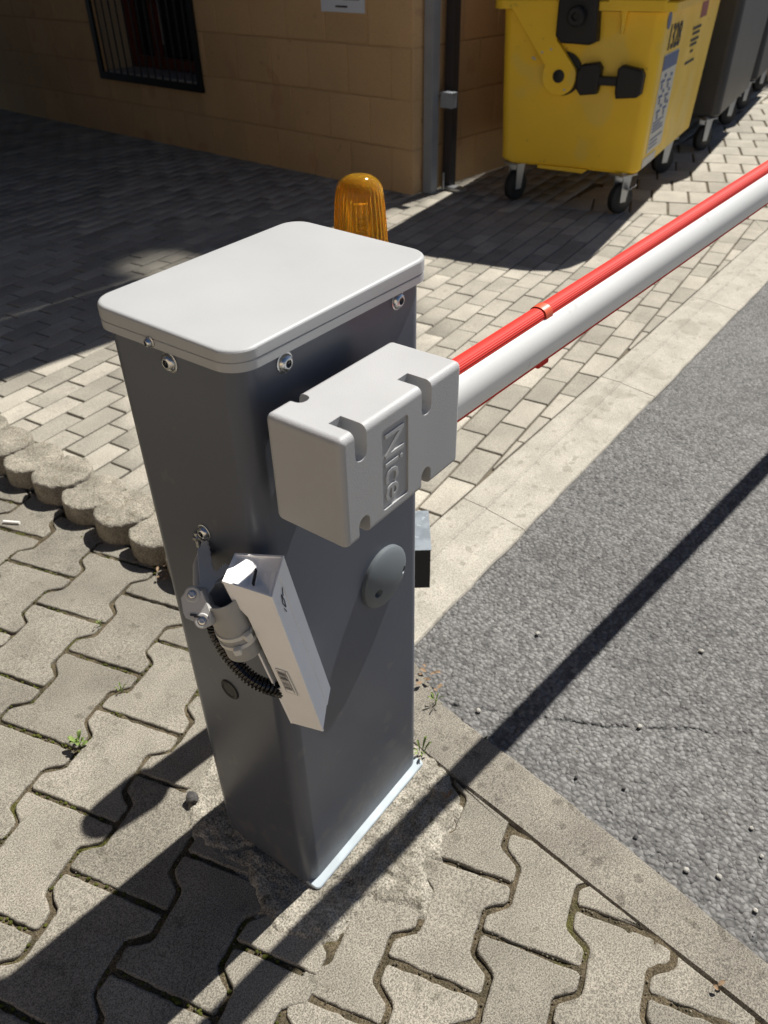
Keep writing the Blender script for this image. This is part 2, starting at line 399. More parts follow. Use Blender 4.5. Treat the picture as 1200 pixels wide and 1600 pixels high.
# --- road: wide sheet plus a finely modelled patch next to the camera
rd = MB(); rd.add([(.30, .20, -.024), (.16, -1.2, -.024), (-1.5, -30, -.024), (40, -30, -.024), (40, .20, -.024)], [(0, 1, 2, 3, 4)])
road = tag(rd.build('road', 'asphalt', smooth=False), kind='structure')
X, Y = grid(.24, 1.9, -.95, .21, .0035)
rs = np.random.RandomState(3); JX = rs.rand(256, 256); JY = rs.rand(256, 256); JH = rs.rand(256, 256)
def stones(X, Y, cs):
    ci = np.floor(X / cs).astype(int); cj = np.floor(Y / cs).astype(int); d1 = np.full(X.shape, 9.); d2 = d1.copy(); h = np.zeros(X.shape)
    for a in (-1, 0, 1):
        for b in (-1, 0, 1):
            i = ci + a; j = cj + b; px = (i + JX[i % 256, j % 256]) * cs; py = (j + JY[i % 256, j % 256]) * cs
            d = np.hypot(X - px, Y - py) / cs; near = d < d1
            d2 = np.where(near, d1, np.minimum(d2, d)); h = np.where(near, JH[i % 256, j % 256], h); d1 = np.where(near, d, d1)
    e = np.clip((d2 - d1) / .35, 0, 1); return e ** .5 * (.35 + .65 * h)
mixk = np.clip((vnoise(X, Y, .021, 15) + .5 * vnoise(X, Y, .2, 16) - .62) / .12, 0, 1)
Z = -.0215 + .0033 * (stones(X, Y, .0112) * mixk + stones(X + 3, Y, .0072) * (1 - mixk)) + .003 * (vnoise(X, Y, .09, 5) - .5)
CR = [(.458, .033), (.473, -.003), (.489, -.039), (.516, -.082), (.542, -.139), (.567, -.182), (.591, -.239), (.637, -.312), (.758, -.506)]
Xw = X + .012 * (vnoise(X, Y, .03, 8) - .5); Yw = Y + .012 * (vnoise(X, Y, .03, 9) - .5)
dc = segdist(Xw, Yw, CR, False); Z -= .008 * np.exp(-(dc / .0038) ** 2) * (vnoise(X, Y, .05, 11) > .22)
edge = np.minimum(np.minimum(X - .24, 1.9 - X), np.minimum(Y + .95, .21 - Y)); Z -= .004 * np.clip(1 - edge / .03, 0, 1)
rs_ = gridmesh('asphalt_surface', X, Y, Z, 'asphalt'); rs_['kind'] = 'stuff'; rs_.parent = road

# --- soil under the paving
X, Y = grid(-1.0, .56, -1.0, 2.6, .010)
Z = -.0058 + .006 * (vnoise(X, Y, .02, 21) - .5) + .005 * (vnoise(X, Y, .12, 22) - .5)
Z = np.where((X > .40) | (X > .345 + .137 * np.minimum(Y, .1)), -.055 + .012 * (vnoise(X, Y, .025, 23) - .5), Z)
tag(gridmesh('joint_soil', X, Y, Z, 'soil'), kind='structure')
sb = MB(); sb.add([(.40, .30, -.008), (9, .30, -.008), (9, 12, -.008), (.40, 12, -.008)], [(0, 1, 2, 3)])
tag(sb.build('joint_sand', 'sand', smooth=False), kind='structure')

pv = MB(); pv.add([(-5.2, -8, -.03), (-.9, -8, -.03), (-.9, 2.7, -.03), (-5.2, 4, -.03)], [(0, 1, 2, 3)]); pv.add([(-.9, -8, -.03), (.0, -8, -.03), (.0, -.9, -.03), (-.9, -.9, -.03)], [(0, 1, 2, 3)])
tag(pv.build('pavement', 'paver', smooth=False), kind='structure')
# --- sidewalk of double-T pavers
E2 = np.array((.262, -.965)); E1 = np.array((.965, .262))
walk = thing('sidewalk', None, None, (0, 0, 0)); walk['kind'] = 'structure'
VB = [-1.93, -1.75, -1.575, -1.40, -1.235, -1.065, -.888, -.716, -.548, -.382, -.212, -.058, .058, .168, .290, .418, .540, .660, .78, .90]
def ukb(c):
    if c >= 12: return (.033 if c % 2 == 0 else .123), .18
    return (.08 if (c - 5) % 2 == 0 else .178), .2
AMP, KK = .0162, .0115
def outline(c, u0, L):
    vl, vr = VB[c], VB[c + 1]; gp = .0040
    if c >= 12: L_ = .18
    q1, q3 = u0 + L / 4, u0 + 3 * L / 4
    r = lambda s: random.uniform(-.0012, .0012)
    right = [(u0, vr + AMP), (q1 - KK, vr + AMP), (q1 + KK, vr - AMP), (q3 - KK, vr - AMP), (q3 + KK, vr + AMP), (u0 + L, vr + AMP)]
    left = [(u0 + L, vl - AMP), (q3 + KK, vl - AMP), (q3 - KK, vl + AMP), (q1 + KK, vl + AMP), (q1 - KK, vl - AMP), (u0, vl - AMP)]
    P = [np.array((a + r(0), b + r(0))) for a, b in right + left]
    W = [E1 * p[0] + E2 * p[1] for p in P]
    if sum(W[i][0] * W[(i + 1) % 12][1] - W[(i + 1) % 12][0] * W[i][1] for i in range(12)) < 0: W = W[::-1]
    W = inset(W, gp); out = []
    for i in range(len(W)):          # soften the corners
        a, b, d = W[i - 1], W[i], W[(i + 1) % len(W)]; k = .0045
        out += [b + (a - b) * min(.4, k / np.linalg.norm(a - b)), b + (d - b) * min(.4, k / np.linalg.norm(d - b))]
    fin = []
    for i in range(len(out)):        # worn, slightly ragged rim
        a, b = out[i], out[(i + 1) % len(out)]; n_ = max(1, int(np.linalg.norm(b - a) / .011)); t_ = nrm(b - a); q_ = np.array((-t_[1], t_[0]))
        for j in range(n_):
            p = a + (b - a) * j / n_; fin.append(p + q_ * ((float(vnoise(p[0], p[1], .014, 91)) - .5) * .0034 + random.uniform(-.0004, .0004)))
    return fin
joints = []
for c in range(len(VB) - 1):
    ph, L = ukb(c)
    for k in range(-9, 9):
        u0 = ph + k * L; cen = E1 * (u0 + L / 2) + E2 * (VB[c] + VB[c + 1]) / 2
        if cen[1] > 2.6 or not in_frame(cen[0], cen[1], 0, 170): continue
        P = outline(c, u0, L)
        P = clip(P, 1, 0, .392); P = clip(P, .5340, -.0730, .5340 * .313 + .0730 * .05)
        if len(P) < 3 or area(P) < .0007: continue
        if all(.02 < p[0] < .28 and .02 < p[1] < .18 for p in P): continue
        cl = []
        for p in P:
            if not cl or np.linalg.norm(p - cl[-1]) > .0015: cl.append(p)
        if np.linalg.norm(cl[0] - cl[-1]) < .0015: cl.pop()
        if len(cl) < 3: continue
        mb = MB(); mb.prism([p - cen for p in cl], -.06, 0, .0042, seg=2)
        me = bpy.data.meshes.new('paver'); me.from_pydata(mb.v, [], mb.f); me.update()
        o = link('paver', me, 'paver', walk, ang=50)
        o.location = (cen[0], cen[1], random.uniform(-.0022, .0008)); o.rotation_euler = (R_(random.uniform(-.45, .45)), R_(random.uniform(-.45, .45)), R_(random.uniform(-.4, .4)))
        joints.append((c, u0, L))

# --- driveway of brick pavers
drive = thing('driveway', None, None, (0, 0, 0)); drive['kind'] = 'structure'
BU = np.array((.9954, .0958)); BV = np.array((-.0958, .9954)); A0 = np.array((.581, 1.504)); BL, BW = .1755, .0898
O_ = np.array((3.479, 2.253)); WT = nrm((.069, .9976)); WN = np.array((-WT[1], WT[0]))
fb = np.array((3.87, .98)); fd = nrm((.36, -.93)); fnv = np.array((-fd[1], fd[0]))
if fnv[0] < 0: fnv = -fnv
cand = []
for r in range(-16, 70):
    ph = (.5 if r % 2 else 0) * BL - .047 * r * BL
    for k in range(-12, 45):
        cen = A0 + BU * (ph + (k + .5) * BL) + BV * ((r - .5) * BW)
        if cen[0] < .48 or cen[1] < .33 or not in_frame(cen[0], cen[1], 0, 150): continue
        if (cen - fb) @ fnv > .07 and cen[1] < 1.38: continue
        if (cen - O_) @ (-WN) > .15 and cen[1] > 2.3: continue
        cand.append((np.linalg.norm(cen - CAM[:2]), cen))
cand.sort(key=lambda t: t[0])
CABHULL = [(160, 470), (460, 345), (668, 400), (720, 570), (712, 720), (668, 800), (650, 1195), (490, 1395), (350, 1290)]
def hidden(x, y):
    p = proj(x, y, 0); return bool(inpoly(np.array(p[0]), np.array(p[1]), CABHULL))
def halfbrick(cen, L, W, u, v, off=.0028):
    P = [cen + u * (a * (L / 2 - off)) + v * (b * (W / 2 - off)) for a, b in ((-1, -1), (1, -1), (1, 1), (-1, 1))]
    return P
bb = MB(); bb.prism([(-(BL / 2 - .0026), -(BW / 2 - .0026)), (BL / 2 - .0026, -(BW / 2 - .0026)), (BL / 2 - .0026, BW / 2 - .0026), (-(BL / 2 - .0026), BW / 2 - .0026)], -.05, 0, .0035)
bme = bpy.data.meshes.new('brick'); bme.from_pydata(bb.v, [], bb.f); bme.materials.append(M['clinker']); soft(bme, 50)
byaw = math.atan2(BU[1], BU[0]); nb = 0; rest = MB(); tints = []
for d, cen in cand:
    P = halfbrick(cen, BL, BW, BU, BV)
    Q = clip(P, 0, -1, -.386); Q = clip(Q, -1, 0, -.535); Q = clip(Q, fnv[0], fnv[1], fb @ fnv) if cen[1] < 1.45 else Q
    if (cen - fb) @ fnv > .1: Q = clip(Q, 0, -1, -1.45)
    if len(Q) < 3 or area(Q) < .0008: continue
    full = len(Q) == 4 and abs(area(Q) - area(P)) < 1e-6
    if nb < 295 and in_frame(cen[0], cen[1], 0, 20) and not hidden(*cen):
        if full:
            o = bpy.data.objects.new('brick', bme); COL.objects.link(o); o.parent = drive; BASE[o.name] = (0, 0, 0)
            o.rotation_euler = (R_(random.uniform(-.5, .5)), R_(random.uniform(-.4, .4)), byaw + R_(random.uniform(-.5, .5)))
        else:
            mb = MB(); mb.prism([q - cen for q in Q], -.05, 0, .003)
            me = bpy.data.meshes.new('brick'); me.from_pydata(mb.v, [], mb.f); me.update(); o = link('brick', me, 'clinker', drive, ang=50)
        o.location = (cen[0] + random.uniform(-.001, .001), cen[1] + random.uniform(-.001, .001), random.uniform(-.0018, .0012)); nb += 1
    else:
        z = random.uniform(-.002, .0015); n0 = len(rest.v); rest.prism(Q, -.05, z, .0035); tints += [random.random()] * (len(rest.v) - n0)
ro = rest.build('brick_field', 'clinker_far', drive, ang=50); ro['kind'] = 'stuff'
at = ro.data.attributes.new('tint', 'FLOAT', 'POINT'); at.data.foreach_set('value', tints)
# turned block of bricks in front of the far bins
apron = thing('bin_apron', None, None, (0, 0, 0)); apron['kind'] = 'structure'
nb = 0
for r in range(0, 40):
    for k in range(-16, 22):
        ph = (.5 if r % 2 else 0) + .07 * r
        cen = fb + fnv * (.125 + r * .25) + fd * (k + ph) * .2
        if cen[1] < .40 or not in_frame(cen[0], cen[1], 0, 60): continue
        P = halfbrick(cen, .2, .25, fd, fnv, .005); P = clip(P, 0, -1, -.386); P = clip(P, 0, 1, 1.445)
        if len(P) < 3 or area(P) < .002 or nb > 290: continue
        mb = MB(); mb.prism([q - cen for q in P], -.05, 0, .006); me = bpy.data.meshes.new('brick'); me.from_pydata(mb.v, [], mb.f); me.update()
        o = link('brick', me, 'clinker', apron, ang=50); o.location = (cen[0], cen[1], random.uniform(-.002, .002)); nb += 1

# --- kerbs
kerb = thing('kerb', None, None, (0, 0, 0)); kerb['kind'] = 'structure'
def kerbstone(x0, x1):
    n = 14; mb = MB(); prof = [(.181, -.1), (.181, -.017), (.184, -.0125), (.240, -.0075), (.303, -.0022), (.3065, .0012), (.3105, .0016), (.314, -.0004), (.350, -.0008), (.379, -.001), (.383, -.005), (.383, -.1)]
    vs = []; sk = .014
    for i in range(n + 1):
        x = x0 + (x1 - x0) * i / n
        for (y, z) in prof:
            jy = .0025 * (vnoise(np.array(x), np.array(y), .06, 31) - .5) * (2 if y < .19 else 1); vs.append((x - sk * (.38 - y) / .2 * (1 if i in (0, n) else .5) , y + jy, z))
    m_ = len(prof); fs = [(i * m_ + k, i * m_ + k + 1, (i + 1) * m_ + k + 1, (i + 1) * m_ + k) for i in range(n) for k in range(m_ - 1)]
    fs += [tuple(range(m_)), tuple(n * m_ + k for k in range(m_))[::-1]]
    mb.add(vs, [q[::-1] for q in fs]); return mb
for (a, b) in ((.50, 1.0640), (1.0665, 1.9490), (1.9525, 2.8345), (2.8375, 3.7220), (3.7245, 4.6120), (4.6145, 5.5020), (5.5045, 6.4)):
    kerbstone(a, b).build('kerb_stone', 'kerb', kerb, smooth=False)
OUT = [(.505, .150), (.470, .085), (.442, .036), (.412, -.14), (.390, -.28), (.366, -.41), (.319, -.625), (.262, -.86), (.20, -1.1)]
INN = [(.345, .150), (.335, .085), (.322, .0), (.303, -.123), (.289, -.23), (.273, -.336), (.242, -.575), (.205, -.82), (.15, -1.1)]
kp = MB(); vs = []
sub = []
for i in range(len(OUT) - 1):
    for k in range(6):
        t = k / 6; sub.append((np.array(OUT[i]) * (1 - t) + np.array(OUT[i + 1]) * t, np.array(INN[i]) * (1 - t) + np.array(INN[i + 1]) * t))
for o_, i_ in sub:
    j = .004 * (vnoise(np.array(o_[0]), np.array(o_[1]), .03, 41) - .5); dr = nrm(o_ - i_)
    for p, z in ((i_, -.1), (i_, -.006), (i_ + dr * .005, 0.0), (i_ + (o_ - i_) * .5, .001), (o_ - dr * (.006 - j), -.0005), (o_ + dr * j, -.007), (o_ + dr * (.003 + j), -.1)):
        vs.append((p[0], p[1], z + (.0016 * (vnoise(np.array(p[0]), np.array(p[1]), .03, 42) - .5) if z > -.05 else 0)))
n = len(sub); fs = [(i * 7 + k, i * 7 + k + 1, (i + 1) * 7 + k + 1, (i + 1) * 7 + k) for i in range(n - 1) for k in range(6)]
fs += [tuple(range(7)), tuple((n - 1) * 7 + k for k in range(7))[::-1]]
kp.add(vs, [q[::-1] for q in fs]); kp.build('kerb_stone', 'kerb_near', kerb, ang=40)

# --- mortar bed round the cabinet foot
MP = [(.345, .16), (.33, -.03), (.308, -.075), (.258, -.125), (.166, -.133), (.125, -.155), (.098, -.172), (.070, -.168), (.043, -.085), (-.01, -.085), (-.058, -.072),
      (-.085, -.02), (-.082, .05), (-.050, .095), (-.045, .15), (-.062, .2), (-.043, .248), (.01, .30), (.06, .31), (.2, .33), (.34, .33)]
X, Y = grid(-.13, .40, -.22, .36, .0045)
Xw = X + .022 * (vnoise(X, Y, .035, 51) - .5) + .01 * (vnoise(X, Y, .012, 52) - .5); Yw = Y + .022 * (vnoise(X, Y, .035, 53) - .5) + .01 * (vnoise(X, Y, .012, 54) - .5)
ins = inpoly(Xw, Yw, MP); ds = segdist(Xw, Yw, MP); s_ = np.where(ins, ds, -ds)
Z = -.0035 + .0075 * np.clip(s_ / .014, -1, 1) + .0035 * (vnoise(X, Y, .018, 55) - .5) + .0042 * (vnoise(X, Y, .0062, 56) - .5)
crk = [(-.05, .19), (-.01, .12), (.0, .06), (.03, -.02), (.05, -.055)]; Z -= .006 * np.exp(-(segdist(Xw, Yw, crk, False) / .003) ** 2)
crk = [(.03, -.045), (.12, -.055), (.20, -.06), (.29, -.045)]; Z -= .008 * np.exp(-(segdist(Xw, Yw, crk, False) / .006) ** 2) * (vnoise(X, Y, .03, 57) > .3)
crk = [(.045, -.085), (.09, -.09), (.1, -.14)]; Z -= .006 * np.exp(-(segdist(Xw, Yw, crk, False) / .0025) ** 2)
kx, ky = .322 + .137 * Y, Y
Z = np.where(X > .318 + .125 * np.clip(Y, -.3, .1) , np.minimum(Z, .0015), Z)
tag(gridmesh('concrete_footing', X, Y, Z, 'mortar', keep=s_ > -.012), kind='structure')

# --- palisade edging
row = [(.452 + .004 * random.uniform(-1, 1) + .006 * i / 7, .745 + .1415 * i) for i in range(0, 11)]
pr = .081
for i, (px_, py_) in enumerate(row):
    ch_ = np.array((px_, py_)); P = []
    hasn = i + 1 < len(row)
    nx_ = np.array(row[i + 1]) if hasn else None
    for k in range(40):
        a = 2 * math.pi * k / 40; p = ch_ + pr * np.array((math.cos(a), math.sin(a)))
        if hasn and np.linalg.norm(p - nx_) < pr + .004:
            dcv = p - nx_
            # pull the rim on to the neighbour's round flank
            tt = nrm(ch_ - nx_); lat = np.array((-tt[1], tt[0])); l = (p - nx_) @ lat
            rr = pr + .004
            if abs(l) < rr: p = nx_ + lat * l + tt * math.sqrt(rr * rr - l * l)
        P.append(p)
    mb = MB(); zt = .058 + random.uniform(-.005, .005)
    mb.prism([p - ch_ for p in P], -.12, 0, .008, seg=3)
    bm = bmesh.new(); vm = [bm.verts.new(v) for v in mb.v]
    for f in mb.f:
        try: bm.faces.new([vm[q] for q in f])
        except ValueError: pass
    top = [f for f in bm.faces if f.normal.z > .9 or all(v.co.z > -.0005 for v in f.verts)]
    bmesh.ops.poke(bm, faces=[f for f in bm.faces if len(f.verts) > 20 and all(v.co.z > -.01 for v in f.verts)])
    bmesh.ops.subdivide_edges(bm, edges=list(bm.edges), cuts=2, use_grid_fill=True)
    bmesh.ops.recalc_face_normals(bm, faces=bm.faces)
    for v in bm.verts:
        n_ = float(vnoise(np.array(v.co.x + px_), np.array(v.co.y + py_), .016, 61 + i)) - .5
        n2_ = float(vnoise(np.array(v.co.x * 1.0 + px_ + v.co.z), np.array(v.co.y + py_ - v.co.z), .0065, 81 + i)) - .5
        v.co.z += (.0045 * n_ + .0028 * n2_) if v.co.z > -.02 else 0
        v.co.x += .003 * n_ + .0022 * n2_; v.co.y += .003 * n_ + .0022 * n2_
    q = MB(); q.frombm(bm, (px_, py_, zt))
    o = q.build('palisade_stone', 'palisade', base=(px_, py_, 0), ang=60)
    lab = ['edging stone of the palisade row half hidden right behind the cabinet edge' if i else 'palisade edging stone fully hidden behind the cabinet', 'second palisade edging stone from the cabinet edge', 'third palisade edging stone from the cabinet edge', 'fourth palisade edging stone from the cabinet edge with a rough top',
           'fifth palisade edging stone counted from the cabinet', 'sixth palisade edging stone counted from the cabinet', 'palisade edging stone cut by the left picture edge'][min(max(i - 1, 0), 6)] if i < 8 else 'palisade edging stone beyond the left picture edge, number %d past it' % (i - 7)
    tag(o, lab, 'edging stone', 'palisade stones along the driveway edge')

# ================================================================== CABINET
W_, D_, H_ = .2990, .1950, .9215
bar = thing('parking_barrier', 'graphite parking barrier cabinet with light grey lid and raised-edge red and white arm', 'barrier', (.15, .0975, 0))
def ring_poly(grow=0, r=.024):
    return rrect(W_ + .006 + 2 * grow, D_ + .006 + 2 * grow, r + max(grow, 0), 8, W_ / 2, D_ / 2)
hb_ = MB(); hb_.prism(ring_poly(), .006, H_, .0)
housing = hb_.build('housing', 'cabinet', bar, ang=30)
fl = MB(); fl.prism(rrect(W_ + .001, D_ + .010, .008, 5, W_ / 2 + .001, D_ / 2 - .012), .0015, .0085, .0015); fl.build('base_plate', 'flange', bar)
cp = MB(); cg = .0075
Pc = [np.array(p) for p in ring_poly(cg, .0215)]
prof = [(0.0, -.0005), (0, .0085), (-.0010, .0091), (-.0010, .0097), (.0003, .0103), (.0003, .0240)]
for k in range(1, 7):
    a = math.pi / 2 * k / 6; prof.append((-.0042 * (1 - math.cos(a)), .0240 + .0040 * math.sin(a)))
prof += [(-.016, .0283)]
rings = []
def lidz(p, z):                  # the cover is a little thicker towards its far side
    return H_ - .002 + (z if z < .0104 else .0104 + (z - .0104) * (.63 + .32 * p[0] / W_ + .27 * p[1] / D_))
for off, z in prof:
    q_ = inset(Pc, -off); rings += [(*q_[i], lidz(q_[i], z)) for i in range(len(Pc))]
n = len(Pc); npf = len(prof)
fs = [tuple(range(n))[::-1]] + [(r * n + i, r * n + (i + 1) % n, (r + 1) * n + (i + 1) % n, (r + 1) * n + i) for r in range(npf - 1) for i in range(n)] + [tuple((npf - 1) * n + i for i in range(n))]
cp.add(rings, fs); lid = cp.build('lid', 'cap', bar, ang=30)
def bolt(c, ax, par, r=.0092, nm='bolt'):
    ax = nrm(ax); mb = MB()
    mb.lathe([(r * 1.22, 0), (r * 1.22, .0012), (r * 1.02, .0016), (r * 1.0, .003), (r * .86, .0052), (r * .62, .0064), (r * .5, .0066), (r * .46, .0064), (r * .44, .003)], c, ax, 20)
    o = mb.build(nm, 'steel', par, ang=40)
    s = MB(); s.lathe([(r * .40, .0031), (r * .40, .0034)], c, ax, 6); s.build('hex_socket', 'black', o); return o
bolt((-.003, .0936, .9045), (-1, 0, 0), housing); bolt((.0588, -.003, .906), (0, -1, 0), housing); bolt((.2468, -.003, .9085), (0, -1, 0), housing)
bolt((-.003, .0915, .6912), (-1, 0, 0), housing, .0085)
bolt((-.0105, .1085, .9250), (-1, 0, 0), lid, .0048)
pg = MB(); pg.lathe([(.0165, 0), (.0165, .0012), (.0150, .0022), (.012, .0016), (.0118, .0012)], (-.003, .1037, .4113), (-1, 0, 0), 28); pg.build('hole_plug', 'black', bar)
# inspection disc on the long face
dc_ = np.array((.2071, -.003, .5237)); dk = MB()
dk.lathe([(.0470, 0), (.0470, .0055), (.0455, .0075), (.040, .0105), (.030, .0138), (.018, .016), (.008, .0168), (.001, .017)], dc_, (0, -1, 0), 40)
disc = dk.build('cover_disc', 'disc', bar, ang=50)
cut = []
for dx, dz in ((.0345, -.0075), (-.0270, -.0070)):
    c = MB(); c.lathe([(.0042, -.004), (.0042, .0075), (.0068, .013), (.0068, .04)], dc_ + np.array((dx, 0, dz)), (0, -1, 0), 18)
    cut.append(c.build('cutter', 'disc', base=(0, 0, 0)))
disc_o = disc
solid(disc, cut)
tiny = MB(); tiny.lathe([(.0016, 0), (.0012, .0012), (.0003, .0015)], (.0272, -.003, .8389), (0, -1, 0), 10); tiny.build('rivet', 'black', housing)

# arm bracket
bx0, bx1, by0, by1, bz0, bz1 = -.0010, .1990, -.1220, -.0290, .7615, .8855
bkm = MB(); bkm.bbox(((bx0 + bx1) / 2, (by0 + by1) / 2, (bz0 + bz1) / 2), (bx1 - bx0, by1 - by0, bz1 - bz0), .0075, 4)
br = bkm.build('pole_bracket', 'bracket', bar)
cuts = []
def slot(cx, w, y0, y1, z0, z1, axis='y'):
    c = MB(); r = w / 2
    # channel open at the front face; rounded towards the block's middle
    up = z1 > (bz0 + bz1) / 2
    pts = []
    if up: pts = [(cx - r, bz1 + .02), (cx - r, z0 + r)] + [(cx + r * math.cos(a), z0 + r + r * math.sin(a)) for a in np.linspace(math.pi, 2 * math.pi, 10)[1:-1]] + [(cx + r, z0 + r), (cx + r, bz1 + .02)]
    else: pts = [(cx - r, bz0 - .02), (cx + r, bz0 - .02), (cx + r, z1 - r)] + [(cx + r * math.cos(a), z1 - r + r * math.sin(a)) for a in np.linspace(0, math.pi, 10)[1:-1]] + [(cx - r, z1 - r)]
    c.prism(pts, y0, y1, 0, axes=((1, 0, 0), (0, 0, 1), (0, 1, 0))); return c.build('cutter', 'bracket', base=(0, 0, 0))
slots = [(.0275, bz1 - .034, bz1), (.1335, bz1 - .034, bz1), (.0285, bz0, bz0 + .026), (.1345, bz0, bz0 + .026)]
for cx, za, zb in slots: cuts.append(slot(cx, .0175, by0 - .02, by0 + .030, za, zb))
c = MB(); c.bbox((.0400, by1, bz1), (.0175, .036, .050), .0078, 3); cuts.append(c.build('cutter', 'bracket', base=(0, 0, 0)))
lx0, lx1, lz0, lz1 = .0590, .1020, .7745, .8675
c = MB(); c.prism(rrect(lx1 - lx0, lz1 - lz0, .004, 4, (lx0 + lx1) / 2, (lz0 + lz1) / 2), by0 - .02, by0 + .0022, 0, axes=((1, 0, 0), (0, 0, 1), (0, 1, 0))); cuts.append(c.build('cutter', 'bracket', base=(0, 0, 0)))
solid(br, cuts)
def textmesh(txt, size, depth, bold=False, bevel=0):
    cu = bpy.data.curves.new('lettering', 'FONT'); cu.body = txt; cu.size = size; cu.extrude = depth; cu.bevel_depth = bevel; cu.align_x = 'CENTER'; cu.align_y = 'CENTER'; cu.resolution_u = 3
    if bold: cu.offset = size * .018
    o = bpy.data.objects.new('lettering', cu); COL.objects.link(o); dg = bpy.context.evaluated_depsgraph_get(); dg.update()
    me = bpy.data.meshes.new_from_object(o.evaluated_get(dg)); bpy.data.objects.remove(o)
    v = [np.array(p.co) for p in me.vertices]; f = [tuple(p.vertices) for p in me.polygons]; bpy.data.meshes.remove(me); return v, f
tv, tf = textmesh('Nice', .036, .0011, bevel=.0003)
xs = [p[0] for p in tv]; ys = [p[1] for p in tv]
for p in tv: p[0] -= (min(xs) + max(xs)) / 2; p[1] -= (min(ys) + max(ys)) / 2
sx = .078 / (max(xs) - min(xs)); sy = .0310 / (max(ys) - min(ys))
# reads downwards: text x -> -z, text up -> +x, faces -y
lt = MB(); lt.add([((lx0 + lx1) / 2 + p[1] * sy, by0 + .0020 - p[2], (lz0 + lz1) / 2 - p[0] * sx) for p in tv], tf); lt.build('lettering', 'cap', br, ang=40)
sh = MB(); sh.lathe([(.03, -.045), (.03, .003)], (.10, 0, .823), (0, -1, 0), 24, True); sh.v = [(a, b, c) for a, b, c in sh.v]
sh2 = MB(); sh2.lathe([(.030, 0), (.030, .042)], (.10, -.001, .823), (0, -1, 0), 24); sh2.build('drive_shaft', 'post', bar)

# arm
AD = nrm((1, -.105, .073)); AO = np.array((.2, -.082, .8158)); AY = nrm((-AD[1], AD[0], 0)); AY = nrm((.105, 1, 0)); AZ = np.cross(AD, AY)
AL = 3.6; am = MB()
def arm_sec(seg=36):
    out = []
    for k in range(seg):
        a = 2 * math.pi * k / seg; ca, sa = math.cos(a), math.sin(a)
        out.append((.0245 * ca, .0322 * sa))
    return out
sec = arm_sec(); n = len(sec)
vs = [AO + AD * t + AY * y + AZ * z for t in (-.03, AL) for y, z in sec]
am.add(vs, [(i, (i + 1) % n, n + (i + 1) % n, n + i) for i in range(n)] + [tuple(range(n))[::-1], tuple(n + i for i in range(n))])
arm = am.build('boom', 'arm', bar, ang=50)
col_ = MB()
vs = [AO + AD * t + AY * y * k + AZ * z * k for t, k in ((-.01, 1.06), (.006, 1.06), (.009, 1.02)) for y, z in sec]
col_.add(vs, [(r * n + i, r * n + (i + 1) % n, (r + 1) * n + (i + 1) % n, (r + 1) * n + i) for r in range(2) for i in range(n)]); col_.build('collar', 'arm', bar)
def strip(sgn, hgt, halfw, ribs):
    mb = MB(); prof = []
    y0 = .0155 if sgn > 0 else .010
    base_z = .0268 if sgn > 0 else .028
    m_ = 40
    for k in range(m_ + 1):
        a = math.pi * k / m_; y = halfw * math.cos(a) * (1.0); z = base_z + (hgt - base_z) * abs(math.sin(a)) ** .62
        rib = .00042 * math.sin(k * math.pi) if not ribs else .00020 * (1 if k % 3 == 0 else -1) * (1 if (k < 14 or k > 26) else 0)
        prof.append((y + rib * math.cos(a), z + rib * math.sin(a)))
    prof += [(-halfw * .9, base_z - .006), (halfw * .9, base_z - .006)]
    q = len(prof); vs = [AO + AD * t + AY * y + AZ * (sgn * z) for t in (-.002, AL - .02) for y, z in prof]
    fs = [(i, (i + 1) % q, q + (i + 1) % q, q + i) for i in range(q)] + [tuple(range(q))[::-1], tuple(q + i for i in range(q))]
    mb.add(vs, fs if sgn > 0 else [f[::-1] for f in fs]); return mb
strip(1, .0390, .0114, True).build('rubber_strip', 'red', bar, ang=25)
strip(-1, .0362, .0120, False).build('rubber_strip', 'red', bar, ang=25)
for t in (.0065, .214, 1.9, 2.6):
    c = MB(); prof = []
    for k in range(21):
        a = math.pi * k / 20; prof.append((.0128 * math.cos(a), .0266 + (.0407 - .0266) * abs(math.sin(a)) ** .62))
    inner = [(y * .93, z - .0010) for y, z in prof]; q = 21
    vs = [AO + AD * tt + AY * y + AZ * z for tt in (t - .007, t + .007) for y, z in prof + inner[::-1]]
    q2 = 42; fs = [(i, (i + 1) % q2, q2 + (i + 1) % q2, q2 + i) for i in range(q2)] + [tuple(range(q2))[::-1], tuple(q2 + i for i in range(q2))]
    c.add(vs, fs); c.build('strip_clip', 'red_clip', bar, ang=40)
    c = MB(); c.bbox(AO + AD * t - AZ * .0375, (.024, .018, .007), .002, 2, np.array([AD, AY, AZ]).T); c.build('strip_clip', 'red', bar)

